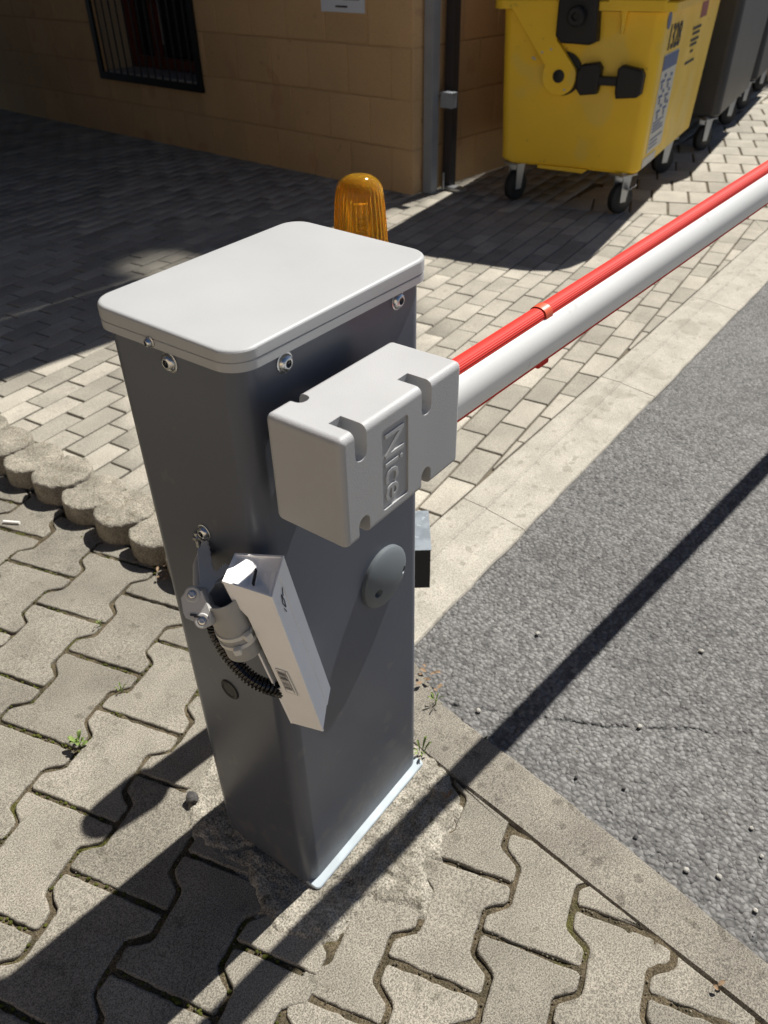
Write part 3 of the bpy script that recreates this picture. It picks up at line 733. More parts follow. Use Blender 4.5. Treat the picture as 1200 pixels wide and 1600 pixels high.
# ================================================================== CARD READER HOOD
rdr = thing('card_reader_hood', 'white angled plastic reader hood clamped to a grey pipe on the graphite cabinet', 'reader', (-.0775, -.0227, .48))
p0 = np.array((-0.0628, -0.0032, 0.7076)); e1 = nrm((.1764, -.0703, -.9818)); e2 = np.array((.3642, -.922, .1315)); e2 = nrm(e2 - e1 * (e1 @ e2)); e3 = np.cross(e2, e1)
if e3[0] < 0: e3 = -e3
A = np.array((-0.0628, -0.0032, 0.7076)); B = np.array((-0.0478, -0.0591, 0.704)); Cc = np.array((-0.0025, -0.0347, 0.7165)); D = np.array((-0.0059, -0.0705, 0.4554))
Ee = np.array((-0.0167, -0.0291, 0.4515)); Ff = np.array((0.041, -0.0427, 0.4724)); G_ = np.array((-0.0243, 0.0171, 0.7096)); Hh = Ff + (Ee - D) * .8
th = .0022
def plate(pts, th, nm, par, m='white', flip=1):
    pts = [np.array(p) for p in pts]; nn = nrm(np.cross(pts[1] - pts[0], pts[-1] - pts[0])) * th * flip
    q = len(pts); mb = MB(); mb.add(pts + [p + nn for p in pts], [tuple(range(q))[::-1], tuple(q + i for i in range(q))] + [(i, (i + 1) % q, q + (i + 1) % q, q + i) for i in range(q)])
    bm = bmesh.new(); vv = [bm.verts.new(v) for v in mb.v]; [bm.faces.new([vv[i] for i in f]) for f in mb.f]; bmesh.ops.recalc_face_normals(bm, faces=bm.faces)
    r = MB(); r.frombm(bm); return r.build(nm, m, par, smooth=False)
def lerp(a, b, t): return a + (b - a) * t
# side wall (shaded beige in the photo): notch behind the pipe, tab above it
sa = lerp(A, Ee, .12); sb_ = lerp(A, Ee, .16)
sw = [A, B, D, Ee, lerp(A, Ee, .72), lerp(A, Ee, .70) + (B - A) * .16, lerp(A, Ee, .20) + (B - A) * .20, lerp(A, Ee, .145) + (B - A) * .06, sa]
side = plate(sw, th, 'side_wall', rdr)
plate([B + (Cc - B) * .0 + (Cc - B), Cc + (G_ - Cc), Hh, Ff], th, 'far_wall', rdr)
plate([lerp(A, Ee, .14) + (B - A) * .06, lerp(G_, Hh, .03) , Hh, Ee], th, 'back_plate', rdr)
fold_t = lerp(G_, Cc, .50) + e1 * .004; fold_b = lerp(A, B, .52) + e1 * .014
plate([A, G_, fold_t, fold_b], th, 'end_panel', rdr)
plate([fold_t, Cc, B, fold_b], th, 'end_panel', rdr)
Bp, Cp, Dp_, Fp = B - e2 * .004, Cc - e2 * .004, D - e2 * .002, Ff - e2 * .002
plate([Bp, lerp(Bp, Cp, .62), lerp(Dp_, Fp, .62), Dp_], -.0015, 'front_panel', rdr)
plate([lerp(Bp, Cp, .60) + e2 * .0016, Cp + e2 * .0022, Fp + e2 * .0016, lerp(Dp_, Fp, .60) + e2 * .001], -.0015, 'front_panel', rdr)
sl = MB(); sl.box(lerp(fold_t, fold_b, .55) - e1 * .0035 , (.0018, .018, .004), np.array([nrm(np.cross(nrm(fold_b - fold_t), e1)), nrm(fold_b - fold_t), e1]).T); sl.build('cable_slot', 'ink', rdr)
# barcode sticker on the side wall
wn = nrm(np.cross(B - A, Ee - A)); wn = wn if wn[0] < 0 else -wn
ulong = nrm(D - B); uw = nrm((B - A) - ulong * ((B - A) @ ulong))
def onwall(a, b, off): return lerp(A, Ee, a) + (B - A) * b + wn * off
def wallrect(a, b, da, db, off, nm, m, par):
    return plate([onwall(a - da, b - db, off), onwall(a - da, b + db, off), onwall(a + da, b + db, off), onwall(a + da, b - db, off)], .0003, nm, m=m, par=par)
stk = wallrect(.615, .42, .085, .13, .0006, 'sticker', 'white', side)
bars = MB()
for i in range(13):
    a0 = .545 + i * .0108; wd = random.choice((.0015, .0022, .0034))
    P4 = [onwall(a0 - wd, .30, .0013), onwall(a0 - wd, .47, .0013), onwall(a0 + wd, .47, .0013), onwall(a0 + wd, .30, .0013)]; bars.add(P4, [(0, 1, 2, 3)])
bars.add([onwall(.535, .485, .0013), onwall(.535, .50, .0013), onwall(.69, .50, .0013), onwall(.69, .485, .0013)], [(0, 1, 2, 3)])
bars.build('barcode', 'barink', stk, smooth=False)
fr = MB()
for (a, b, da, db) in ((.615, .29, .086, .006), (.615, .55, .086, .006), (.529, .42, .0014, .13), (.701, .42, .0014, .13)):
    fr.add([onwall(a - da, b - db, .0012), onwall(a - da, b + db, .0012), onwall(a + da, b + db, .0012), onwall(a + da, b - db, .0012)], [(0, 1, 2, 3)])
fr.build('sticker_border', 'pvc', stk, smooth=False)
# printed mark inside the far wall
fw_n = nrm(np.cross(Ff - Cc, G_ - Cc)); fw_n = fw_n if fw_n @ (CAM - Cc) > 0 else -fw_n
def onfar(a, b, off=.0035): return lerp(lerp(Bp, Cp, .35 + b * .5), lerp(Dp_, Fp, .35 + b * .5), a) + e2 * .0022
mk = MB()
for (a0, b0, a1, b1) in ((.10, .15, .14, .02), (.14, .02, .18, .15), (.18, .15, .15, .22), (.15, .22, .10, .15), (.12, .25, .09, .42), (.17, .0, .20, .08), (.09, .52, .085, .60)):
    p, q = onfar(a0, b0), onfar(a1, b1); mk.tube([p, q], .0005, 5)
mk.build('printed_mark', 'ink', rdr)
# pipe
pt = np.array((-0.0593, 0.0095, 0.6839)); pb = np.array((-0.044, 0.0028, 0.5897)); pd = nrm(pt - pb); pp = MB(); rp = .0213
pp.lathe([(rp - .0025, .06), (rp - .0025, .0905), (rp - .0006, .0915), (rp, .0905), (rp, .001), (rp - .001, 0), (.001, 0)], pb, pd, 32, False)
pipe = pp.build('pipe', 'pvc', rdr, ang=40)
for tpos, ang0 in ((.040, -2.2), (.026, -1.2)):
    tm = MB(); tm.lathe([(rp + .0002, -.0028), (rp + .0016, -.0026), (rp + .0016, .0026), (rp + .0002, .0028)], pb + pd * tpos, nrm(pd + np.array((.0, .0, .0))), 32, False); tie = tm.build('cable_tie', 'tie', rdr)
    # tie head facing the camera side
    vd = CAM - pb; vd = nrm(vd - pd * (vd @ pd)); sd_ = np.cross(pd, vd)
    hd = nrm(vd * .96 + sd_ * (.30 if ang0 < -2 else -.34))   # angle round the pipe
    Rh = np.array([np.cross(hd, pd), pd, hd]).T
    k = MB(); k.bbox(pb + pd * tpos + hd * (rp + .0042), (.0088, .0090, .0080), .0015, 2, Rh); k.build('tie_head', 'tie', tie)
    k = MB(); k.box(pb + pd * (tpos + .004) + hd * (rp * .55) + sd_ * (.022), (.034, .0042, .0014), np.array([sd_, pd, vd]).T); k.build('tie_tail', 'tie', tie)
# toothed saddle plate, horizontal
BRK = [(-0.0053, 0.1066), (-0.0000, 0.1023), (0.0024, 0.0940), (-0.0025, 0.0906), (-0.0034, 0.0867), (-0.0077, 0.0835), (-0.0088, 0.0793), (-0.0133, 0.0756), (-0.0151, 0.0709), (-0.0200, 0.0663), (-0.0225, 0.0614), (-0.0282, 0.0553), (-0.0339, 0.0464), (-0.0351, 0.0406), (-0.0318, 0.0403), (-0.0271, 0.0433), (-0.0264, 0.0413), (-0.0224, 0.0442), (-0.0226, 0.0417), (-0.0196, 0.0432), (-0.0195, 0.0376), (-0.0305, 0.0282), (-0.0440, 0.0288), (-0.0660, 0.0218), (-0.0675, 0.0265), (-0.0704, 0.0345), (-0.0588, 0.0416), (-0.0257, 0.0822), (-0.0207, 0.0868), (-0.0155, 0.0882), (-0.0088, 0.0932), (-0.0044, 0.1016)]
sm = MB(); sm.prism(BRK, .6767, .6797, .0006); sm.build('toothed_bracket', 'tie', rdr, ang=30)
tb = MB(); tb.tube([(-0.0077, 0.1010, .668), (-0.0077, 0.1010, .6895)], .0032, 12); tb.lathe([(.0055, 0), (.0055, .004)], (-0.0077, 0.1010, .6797), (0, 0, 1), 6); tb.build('clamp_bolt', 'steel', rdr)
an = MB(); an.box((.0, .098, .6782), (.012, .014, .003)); an.build('bracket_foot', 'strap', rdr)
# pivot clamp
HG = [np.array(p) for p in [(-0.0931, 0.0325, 0.6868), (-0.0905, 0.0323, 0.6895), (-0.0857, 0.0305, 0.6931), (-0.0813, 0.0266, 0.6947), (-0.0779, 0.0217, 0.6942), (-0.0748, 0.0168, 0.6934), (-0.0808, 0.0011, 0.6741), (-0.0845, -0.0031, 0.6667), (-0.0873, -0.0035, 0.6632), (-0.0908, -0.0009, 0.6617), (-0.0938, 0.0053, 0.6635), (-0.1003, 0.0212, 0.6699), (-0.0993, 0.0249, 0.674)]]
hn = RZ; hg = MB(); q = len(HG); cH = sum(HG) / q
rings = [[cH + (p - cH) * .93 - hn * .0 for p in HG], [p + hn * .004 for p in HG], [p + hn * .026 for p in HG]]
hg.add([p for r_ in rings for p in r_], [tuple(range(q))] + [(r * q + i, (r + 1) * q + i, (r + 1) * q + (i + 1) % q, r * q + (i + 1) % q) for r in range(2) for i in range(q)] + [tuple(2 * q + i for i in range(q))[::-1]])
hinge = hg.build('pivot_clamp', 'strap', rdr, ang=40)
for c in ((-0.0833, 0.0236, 0.6899), (-0.0902, 0.0059, 0.6673)):
    c = np.array(c); k = MB(); k.lathe([(.0085, -.004), (.0085, .0012), (.0072, .0024), (.0050, .0024), (.0048, .001)], c + hn * .001, -hn, 20); bs = k.build('pivot_boss', 'strap', hinge)
    k = MB(); k.lathe([(.0042, .0012), (.0042, .0026), (.0026, .0028), (.0024, .0016)], c + hn * .001, -hn, 12)
    k.build('pivot_screw', 'steel', hinge)
for t in (.30, .62):
    k = MB(); a_ = lerp(HG[11], HG[9], t); k.box(a_ - hn * .0004 + (cH - a_) * .45, (.007, .0022, .002), np.array([nrm(HG[9] - HG[11]) * .3 + RX * .7, nrm(np.cross(hn, RX)), hn]).T); k.build('clamp_rib', 'ink', hinge)
lg = MB(); lg.tube([cH + hn * .02, cH + hn * .02 + np.array((.045, .05, 0)), (.001, .10, .66)], .008, 12); lg.build('clamp_stem', 'strap', rdr)
lg = MB(); lg.tube([cH + hn * .015, pb + pd * .05 + nrm(cH - pb - pd * .05) * rp * .9], .008, 12); lg.build('clamp_link', 'strap', rdr)
# corrugated hose
HP = [np.array(p) for p in [(-0.0405, 0.0558, 0.6314), (-0.045, 0.0505, 0.5933), (-0.0485, 0.0397, 0.5805), (-0.0497, 0.0275, 0.5656), (-0.0478, 0.0113, 0.5491), (-0.0427, -0.0046, 0.5361), (-0.0322, -0.017, 0.5243), (-0.0166, -0.0212, 0.5066), (0.0022, -0.0212, 0.491)]]
def spline(P, n):
    out = []
    P = [2 * P[0] - P[1]] + P + [2 * P[-1] - P[-2]]
    for i in range(1, len(P) - 2):
        for k in range(n):
            t = k / n; a, b, c, d = P[i - 1:i + 3]
            out.append(.5 * ((2 * b) + (-a + c) * t + (2 * a - 5 * b + 4 * c - d) * t * t + (-a + 3 * b - 3 * c + d) * t ** 3))
    out.append(P[-2]); return out
path = spline(HP, 60); L = [0]
for i in range(1, len(path)): L.append(L[-1] + np.linalg.norm(path[i] - path[i - 1]))
uni = [np.array([np.interp(s, L, [p[k] for p in path]) for k in range(3)]) for s in np.linspace(0, L[-1], int(L[-1] / .0009))]
hs = MB(); hs.tube(uni, [.0082 + .0016 * (1 if (i % 5) < 3 else -1) * .8 for i in range(len(uni))], 14); hs.build('corrugated_hose', 'hose', rdr, ang=60)

# ================================================================== WARNING BEACON ON ITS POST
bc = np.array((.5505, .2915, 0))
ps = thing('beacon_post', 'slim dark post behind the cabinet with a galvanised hooded black box', 'post', tuple(bc))
k = MB(); k.bbox(bc + (0, 0, .405), (.058, .058, .81), .004, 2); k.build('post_tube', 'post', ps)
k = MB(); k.bbox(bc + (0, 0, .005), (.11, .11, .010), .002, 1); k.build('foot_plate', 'galv', ps)
bn = nrm((-.79, -.61, 0)); bs_ = np.array((bn[1], -bn[0], 0)); bs_ = bs_ if bs_[1] < 0 else -bs_   # to the right seen from the front
rc = np.array((.605, .18, 0)); wbx = .17; dp = .105
def bxp(s, d, z): return rc - bs_ * s - bn * d + np.array((0, 0, z))
k = MB(); k.add([bxp(s, d, z) for s, d, z in ((0, 0, .114), (wbx, 0, .114), (wbx, dp - .01, .114), (0, dp - .01, .114), (0, 0, .2185), (wbx, 0, .2185), (wbx, dp - .01, .236), (0, dp - .01, .236))],
           [(0, 1, 2, 3), (4, 7, 6, 5), (0, 4, 5, 1), (1, 5, 6, 2), (2, 6, 7, 3), (3, 7, 4, 0)]); cbx = k.build('control_box', 'black', ps, smooth=False)
k = MB(); e = .0015; k.add([bxp(s, d, z) for s, d, z in ((-e, -e * 2, .2190), (wbx + e, -e * 2, .2190), (wbx + e, dp, .240), (-e, dp, .240), (-e, -e * 2, .2205), (wbx + e, -e * 2, .2205), (wbx + e, dp, .2415), (-e, dp, .2415))],
           [(0, 1, 2, 3), (4, 7, 6, 5), (0, 4, 5, 1), (1, 5, 6, 2), (2, 6, 7, 3), (3, 7, 4, 0)]); k.build('hood', 'galv', cbx, smooth=False)
bcn = thing('warning_beacon', 'ribbed amber warning beacon standing behind the light grey cabinet lid', 'beacon', (bc[0], bc[1], .81))
k = MB(); k.lathe([(.046, .81), (.046, .822), (.043, .826)], (bc[0], bc[1], 0), (0, 0, 1), 32); k.build('beacon_base', 'black', bcn)
k = MB(); seg = 120; prof = [(.0445, .826), (.0440, .842), (.0425, .865), (.0405, .89), (.0383, .912), (.0370, .922), (.0345, .930), (.0315, .9335), (.0310, .9350), (.0275, .9375), (.0268, .9390), (.0225, .9408), (.0218, .9420), (.0165, .9432), (.0155, .9442), (.009, .9450), (.001, .9453)]
vs = []
for r, z in prof:
    for j in range(seg):
        a = 2 * math.pi * j / seg; rr = r * (1 - (.055 * abs(math.cos(a * 15)) ** 1.5 if z < .925 else 0)); vs.append((bc[0] + rr * math.cos(a), bc[1] + rr * math.sin(a), z))
n = len(prof); fs = [(i * seg + j, i * seg + (j + 1) % seg, (i + 1) * seg + (j + 1) % seg, (i + 1) * seg + j) for i in range(n - 1) for j in range(seg)] + [tuple((n - 1) * seg + j for j in range(seg))]
k.add(vs, fs); lens = k.build('amber_lens', 'amber', bcn, ang=60)
md = lens.modifiers.new('wall', 'SOLIDIFY'); md.thickness = .0022; md.offset = -1
k = MB(); k.bbox((bc[0], bc[1], .865), (.022, .010, .074), .001, 1, np.array([[.6, .8, 0], [-.8, .6, 0], [0, 0, 1]]))
for j in range(6): k.bbox((bc[0] - .004, bc[1] - .008, .842 + j * .009), (.016, .004, .004), .0006, 1, np.array([[.6, .8, 0], [-.8, .6, 0], [0, 0, 1]]))
k.build('lamp_board', 'lampcore', bcn)

# ================================================================== WASTE CONTAINERS
bv = nrm((-.140, .990)); bu = np.array((bv[1], -bv[0]))
def container(name, label, org, body, rng, stickers, full):
    rt = thing(name, label, 'waste bin', (org[0] + bu[0] * .6 + bv[0] * .3, org[1] + bu[1] * .6 + bv[1] * .3, 0), 'wheeled waste containers by the wall')
    def W3(u, v, z): return np.array((org[0] + bu[0] * u + bv[0] * v, org[1] + bu[1] * u + bv[1] * v, z))
    U3, V3, Z3 = np.array((*bu, 0)), np.array((*bv, 0)), np.array((0, 0, 1.))
    # tub
    lv = [(.205, -.02, 1.215, -.06, .655, .05), (.225, -.035, 1.25, -.08, .685, .055), (.55, -.045, 1.32, -.088, .70, .055), (.92, -.05, 1.40, -.096, .715, .055)]
    mb = MB(); vs = []; nn = None
    for z, u0, u1, v0, v1, r in lv:
        P = rrect(u1 - u0, v1 - v0, r, 6, (u0 + u1) / 2, (v0 + v1) / 2); nn = len(P); vs += [W3(u, v, z) for u, v in P]
    fs = [tuple(range(nn))[::-1]] + [(r * nn + i, r * nn + (i + 1) % nn, (r + 1) * nn + (i + 1) % nn, (r + 1) * nn + i) for r in range(len(lv) - 1) for i in range(nn)] + [tuple((len(lv) - 1) * nn + i for i in range(nn))]
    fl_ = np.dot(np.cross(U3, V3), Z3) < 0
    mb.add(vs, [f[::-1] for f in fs] if fl_ else fs); tub = mb.build('tub', body, rt, ang=40)
    k = MB(); k.prism(rrect(1.53, .90, .07, 6, .675, .31), .925, .965, .006, axes=(U3, V3, Z3), o=W3(0, 0, 0)); k.build('rim', body, rt)
    # rounded lid
    k = MB(); vs = []; sec_ = []
    for j in range(15):
        a = math.pi * j / 14; sec_.append((.235 + .515 * abs(math.cos(a)) ** .5 * np.sign(math.cos(a)), 1.02 + .40 * math.sin(a) ** .45))
    for u in (-.06, 1.41): vs += [W3(u, v, z) for v, z in sec_]
    q = len(sec_); k.add(vs, [(i, q + i, q + i + 1, i + 1) for i in range(q - 1)] + [tuple(range(q)), tuple(q + i for i in range(q))[::-1]]); k.build('lid', body, rt, ang=40)
    # casters
    for (u, v, ya) in ((.0, 0, .5), (.02, .60, .35), (.97, .0, .6), (.97, .60, .5)):
        cen = W3(u, v, .078); ax = nrm(V3 * math.cos(ya) + U3 * math.sin(ya)); fw = np.cross(ax, Z3)
        k = MB(); k.lathe([(.045, -.022), (.068, -.022), (.077, -.015), (.078, 0), (.077, .015), (.068, .022), (.045, .022)], cen, ax, 28); wh = k.build('wheel', 'rubber', rt, ang=40)
        k = MB(); k.lathe([(.044, -.0235), (.02, -.026), (.02, .026), (.044, .0235)], cen, ax, 20); k.build('hub', 'binblack', wh)
        k = MB(); Rf = np.array([ax, fw, Z3]).T
        for s in (-1, 1):
            P = [(-.020, -.085), (.020, -.085), (.045, .055), (-.02, .055)]
            k.prism(P, s * .028 - .002, s * .028 + .002, 0, axes=(fw, Z3, ax), o=cen + Z3 * .070 - fw * .008)
        k.bbox(cen + Z3 * .122, (.10, .11, .008), .002, 1, Rf); k.lathe([(.03, 0), (.03, .02)], cen + Z3 * .110, (0, 0, 1), 16); k.build('fork', 'zinc', wh)
        if full and u == 0:
            k = MB(); k.bbox(cen + Z3 * .060 - V3 * .055 + U3 * (-.01), (.03, .05, .006), .002, 1, np.array([U3, V3, Z3]).T @ np.array([[1, 0, 0], [0, .8, .6], [0, -.6, .8]])); k.build('brake_lever', 'steel', wh)
    if not full: return rt, W3
    un = -.046
    fx = (V3, Z3, -U3)
    # pivot arm of the lid
    hubv, hubz, rr = .377, .644, .088
    P = [(.70, .985)]
    P += [(hubv + rr * math.cos(a), hubz + rr * math.sin(a)) for a in np.linspace(R_(28), R_(-200), 22)]
    P += [(.405, .80), (.409, .985)]
    k = MB(); k.prism(P, .012, .040, .003, axes=fx, o=W3(un, 0, 0)); pa = k.build('lid_arm', body, rt)
    k = MB(); k.lathe([(.098, 0), (.098, .012)], W3(un, hubv - .012, hubz + .008), -U3, 32); k.build('pivot_disc', 'binblack', rt)
    k = MB(); k.lathe([(.030, 0), (.030, .004), (.02, .007), (.001, .0075)], W3(un - .040, hubv, hubz), -U3, 24); k.build('pivot_cap', 'binblack', pa)
    for (v, z) in ((.52, .72), (.475, .745), (.51, .715), (.43, .76), (.34, .585)):
        k = MB(); k.lathe([(.006, 0), (.004, .002)], W3(un - .040, v, z), -U3, 8); k.build('rivet', 'zinc', pa)
    # trunnion block
    k = MB(); k.prism([(.20, .80), (.235, .785), (.375, .79), (.405, .82), (.405, .985), (.215, .985)], 0, .075, .012, axes=fx, o=W3(un, 0, 0), seg=3); tr = k.build('lift_trunnion', 'binblack', rt)
    k = MB(); k.lathe([(.042, 0), (.042, .04), (.035, .046), (.018, .046), (.016, .03)], W3(un - .075, .30, .905), -U3, 24); k.build('trunnion_pin', 'binblack', tr)
    # handle
    k = MB()
    k.prism([(.170, .600), (.175, .575), (.255, .565), (.285, .600), (.285, .665), (.262, .700), (.185, .712), (.165, .690)], 0, .055, .010, axes=fx, o=W3(un, 0, 0), seg=3)
    k.prism([(-.042, .585), (-.025, .570), (.075, .560), (.083, .585), (.083, .690), (.062, .706), (-.030, .690), (-.045, .665)], 0, .055, .010, axes=fx, o=W3(un, 0, 0), seg=3)
    k.bbox(W3(un - .034, .125, .634), (.03, .10, .040), .008, 2, np.array([U3, V3, Z3]).T); k.build('grab_handle', 'binblack', rt)
    # ledge and rib near the corner
    k = MB(); k.prism([(-.098, .925), (.175, .930), (.175, .975), (-.098, .975)], -.01, .045, .008, axes=fx, o=W3(un, 0, 0)); k.build('lift_ledge', body, rt)
    k = MB(); k.prism([(.118, .985), (.075, .985), (.088, .830), (.098, .830)], -.005, .03, .004, axes=fx, o=W3(un, 0, 0)); k.build('stiffening_rib', body, rt)
    k = MB(); k.prism([(.30, .195), (.30, .212), (.02, .212), (.05, .190)], -.02, .008, .002, axes=fx, o=W3(un + .01, .16, 0)); k.build('drain_lip', body, rt)
    # prints on the long side (normal -V)
    def vs_(z): return np.interp(z, [.205, .225, .55, .92], [-.06, -.08, -.088, -.096])
    def decal(u0, u1, z0, z1, m_, nm, par, off=.0015):
        P4 = [W3(u, vs_(z) - off, z) for u, z in ((u0, z0), (u1, z0), (u1, z1), (u0, z1))]
        kk = MB(); kk.add(P4, [(0, 1, 2, 3)]); kk.add([p + V3 * .0005 for p in P4], [(3, 2, 1, 0)]); return kk.build(nm, m_, par, smooth=False)
    lab_ = decal(.075, .40, .285, .735, 'sticker', 'info_label', rt)
    decal(.08, .395, .665, .73, 'blue', 'label_heading', lab_, .003)
    lines = MB()
    def ln(u0, u1, z0, z1): 
        P4 = [W3(u, vs_(z) - .003, z) for u, z in ((u0, z0), (u1, z0), (u1, z1), (u0, z1))]; lines.add(P4, [(0, 1, 2, 3)])
    for z in (.305, .325, .345, .38, .395, .41, .425): ln(.10, random.uniform(.25, .37), z, z + .007)
    for (a, z) in ((.10, .61), (.24, .60), (.11, .54), (.25, .53), (.12, .47), (.26, .47)):
        ln(a, a + .08, z, z + .012); ln(a + .02, a + .05, z - .03, z - .005); ln(a + .06, a + .1, z + .02, z + .035)
    lines.build('label_print', 'blue', lab_, smooth=False)
    tv, tf = textmesh('1328', .15, .0004, True)
    k = MB(); k.add([W3(.225 + p[0] * .95, vs_(.81 + p[1]) - .002 - p[2], .80 + p[1]) for p in tv], tf); k.build('number_print', 'ink', rt, smooth=False)
    k = MB(); k.lathe([(.038, 0), (.038, .001)], W3(.035, vs_(.875) - .0016, .885), -V3, 24); k.build('round_logo', 'blue', rt, smooth=False)
    decal(.80, .98, .835, .925, 'redprint', 'red_print', rt)
    tl = MB(); lines = MB()
    for (u0, u1, z) in ((.66, .88, .79), (.68, .86, .765), (.66, .87, .735), (.67, .84, .712), (.71, .78, .68), (.63, .86, .63)): ln(u0, u1, z, z + .013)
    lines.build('small_print', 'ink', rt, smooth=False)
    decal(.02, .30, .225, .27, 'sticker', 'worn_sticker', rt)
    return rt, W3
container('yellow_container', 'yellow wheeled recycling container with black handle and pivot arm beside the tan wall', (3.788, 1.12), 'yellow', None, True, True)
container('charcoal_container', 'charcoal wheeled container standing behind the yellow one', (5.481, 1.26), 'darkbin', None, False, False)
container('charcoal_container', 'farthest dark wheeled container at the right edge of the picture', (7.15, 1.50), 'darkbin', None, False, False)

# ================================================================== BUILDING
bld = thing('building', 'tan painted block building in shade with a barred window', 'building', (O_[0], O_[1], 0))
IN3 = np.array((-WN[0], -WN[1], 0.)); T3 = np.array((WT[0], WT[1], 0.)); Z3 = np.array((0, 0, 1.))
Rw = np.array([IN3, T3, Z3]).T
def WP(d, t, z): return np.array((O_[0], O_[1], 0)) + IN3 * d + T3 * t + Z3 * z
TH = 7.6; w0, w1, wz0, wz1 = 1.86, 2.99, .425, 1.62
core = MB()
def cb(d0, d1, t0, t1, z0, z1): core.box(WP((d0 + d1) / 2, (t0 + t1) / 2, (z0 + z1) / 2), (d1 - d0, t1 - t0, z1 - z0), Rw)
cb(.006, .34, .006, 1.0, -.1, 1.9); cb(.006, .34, 1.0, w0, -.1, TH); cb(.006, .34, w1, 9, -.1, TH); cb(.006, .34, w0, w1, -.1, wz0); cb(.006, .34, w0, w1, wz1, TH)
wall = core.build('wall', 'walljoint', bld, smooth=False)
sdv = nrm((.99, -.10)); sd3 = np.array((*sdv, 0)); sn3 = np.array((sdv[1], -sdv[0], 0)); Rs = np.array([sd3, -sn3, Z3]).T
O3 = np.array((O_[0], O_[1], 0))
sdw = MB(); sdw.box(O3 + sd3 * 3.0 - sn3 * .156 + Z3 * (1.9 / 2 - .05), (6, .30, 1.9 + .1), Rs); sidew = sdw.build('wall', 'walljoint', bld, smooth=False)
k = MB(); k.box(WP(2.2, 5.0, TH + .1), (4.4, 8, .2), Rw); k.box(WP(2.2, 1.0, TH / 2), (4.3, .1, TH), Rw); k.box(WP(2.2, .5, 1.93), (4.4, 1.0, .06), Rw); k.build('roof', 'roof', bld, smooth=False)
k = MB(); k.box(WP(-.75, 5.2, 2.75), (1.5, 7.2, .16), Rw); k.build('sky_shade_slab', 'roof', bld, smooth=False)  # unseen slab added to keep skylight off the ground by the wall
k = MB(); k.box((3.72, 1.97, 4.0), (.5, .46, 4.4)); k.build('shadow_caster', 'walljoint', bld, smooth=False)  # unseen box added to cast the shadow edge across the driveway
M['plaster'] = mat('warm_plaster', (.62, .50, .36), (.56, .45, .32), rough=.9, scale=1.2)
op = thing('bounce_wall', 'pale plastered wall added unseen behind the viewer to bounce warm light', 'wall', (-5.2, -2, 0))  # added out of view: returns warm sunlight to the shaded faces
k = MB(); k.box((-5.4, -2.5, 1.33), (.4, 11, 2.86)); k.build('wall', 'plaster', op, smooth=False)
k = MB(); k.box((-5.4, -2.5, 2.79), (.5, 11.1, .06)); k.build('coping', 'roof', op, smooth=False)
al = thing('sky_blocker', 'plain tall block added out of view to shut sky off the dark end of the driveway', 'building', (0.3, 5.5, 0))  # added sky blocker, deepens the shade at the driveway's end
k = MB(); P = [(-.1, 2.75), (2.45, 8.2), (-3, 9.5), (-6, 4.2)]; k.prism(P, -.1, 7.0, 0); k.build('wall', 'roof', al, smooth=False)
tw = thing('sun_mask', 'tall pale slab added out of view to block the sun, with one opening for a soft sun patch', 'building', (20, 6, 0))  # added sun screen; its opening shapes the soft patch on the bricks
hy, hz = (.30, .56), (23.80, 24.36)
k = MB()
for (y0, y1, z0, z1) in ((.25, 14, -.1, hz[0]), (.25, 14, hz[1], 40), (hy[1], 14, hz[0], hz[1])): k.box((19.5, (y0 + y1) / 2, (z0 + z1) / 2), (.3, y1 - y0, z1 - z0))
k.build('wall', 'plaster', tw, smooth=False)
# blocks, front face
bh, bl = .2515, .323; zz0 = -.012
blm = {}
def block(par, c, sz, Rm):
    key = tuple(round(x, 3) for x in sz)
    if key not in blm:
        mb = MB(); mb.bbox((0, 0, 0), (sz[0], sz[1], sz[2]), .004, 1); me = bpy.data.meshes.new('block'); me.from_pydata(mb.v, [], mb.f); me.materials.append(M['wall']); soft(me, 50); blm[key] = me
    o = bpy.data.objects.new('block', blm[key]); COL.objects.link(o); o.parent = par; BASE[o.name] = (0, 0, 0)
    b = BASE[par.name]; o.location = Vector(c) - Vector(b); o.rotation_euler = Matrix(Rm.tolist()).to_euler(); return o
def row_spans(off, a, b):
    t = a - off
    while t < b:
        yield max(t, a), min(t + bl, b); t += bl
for r in range(0, 6):
    z0 = zz0 + r * bh; z1 = z0 + bh
    if z1 > 1.51: break
    for t0, t1 in row_spans((0 if r % 2 else bl / 2), .0, 6.6):
        if t1 - t0 < .03: continue
        parts = [(t0, t1, z0, z1)]
        if z1 > wz0 and t1 > w0 and t0 < w1:
            parts = []
            if t0 < w0: parts.append((t0, w0, z0, z1))
            if t1 > w1: parts.append((w1, t1, z0, z1))
            if z0 < wz0: parts.append((max(t0, w0), min(t1, w1), z0, wz0))
        for a, b, c_, d_ in parts:
            if b - a < .02 or d_ - c_ < .02: continue
            j = random.uniform(-.0012, .0012); block(wall, WP(.05 + j - .0, (a + b) / 2, (c_ + d_) / 2), (.1, b - a - .006, d_ - c_ - .006), Rw)
    for t0, t1 in row_spans((0 if r % 2 else bl / 2), .105, 3.2):
        if t1 - t0 > .03: block(sidew, O3 + sd3 * (t0 + t1) / 2 - sn3 * (.05 + random.uniform(-.001, .001)) + Z3 * (z0 + z1) / 2, (t1 - t0 - .006, .1, z1 - z0 - .006), Rs)
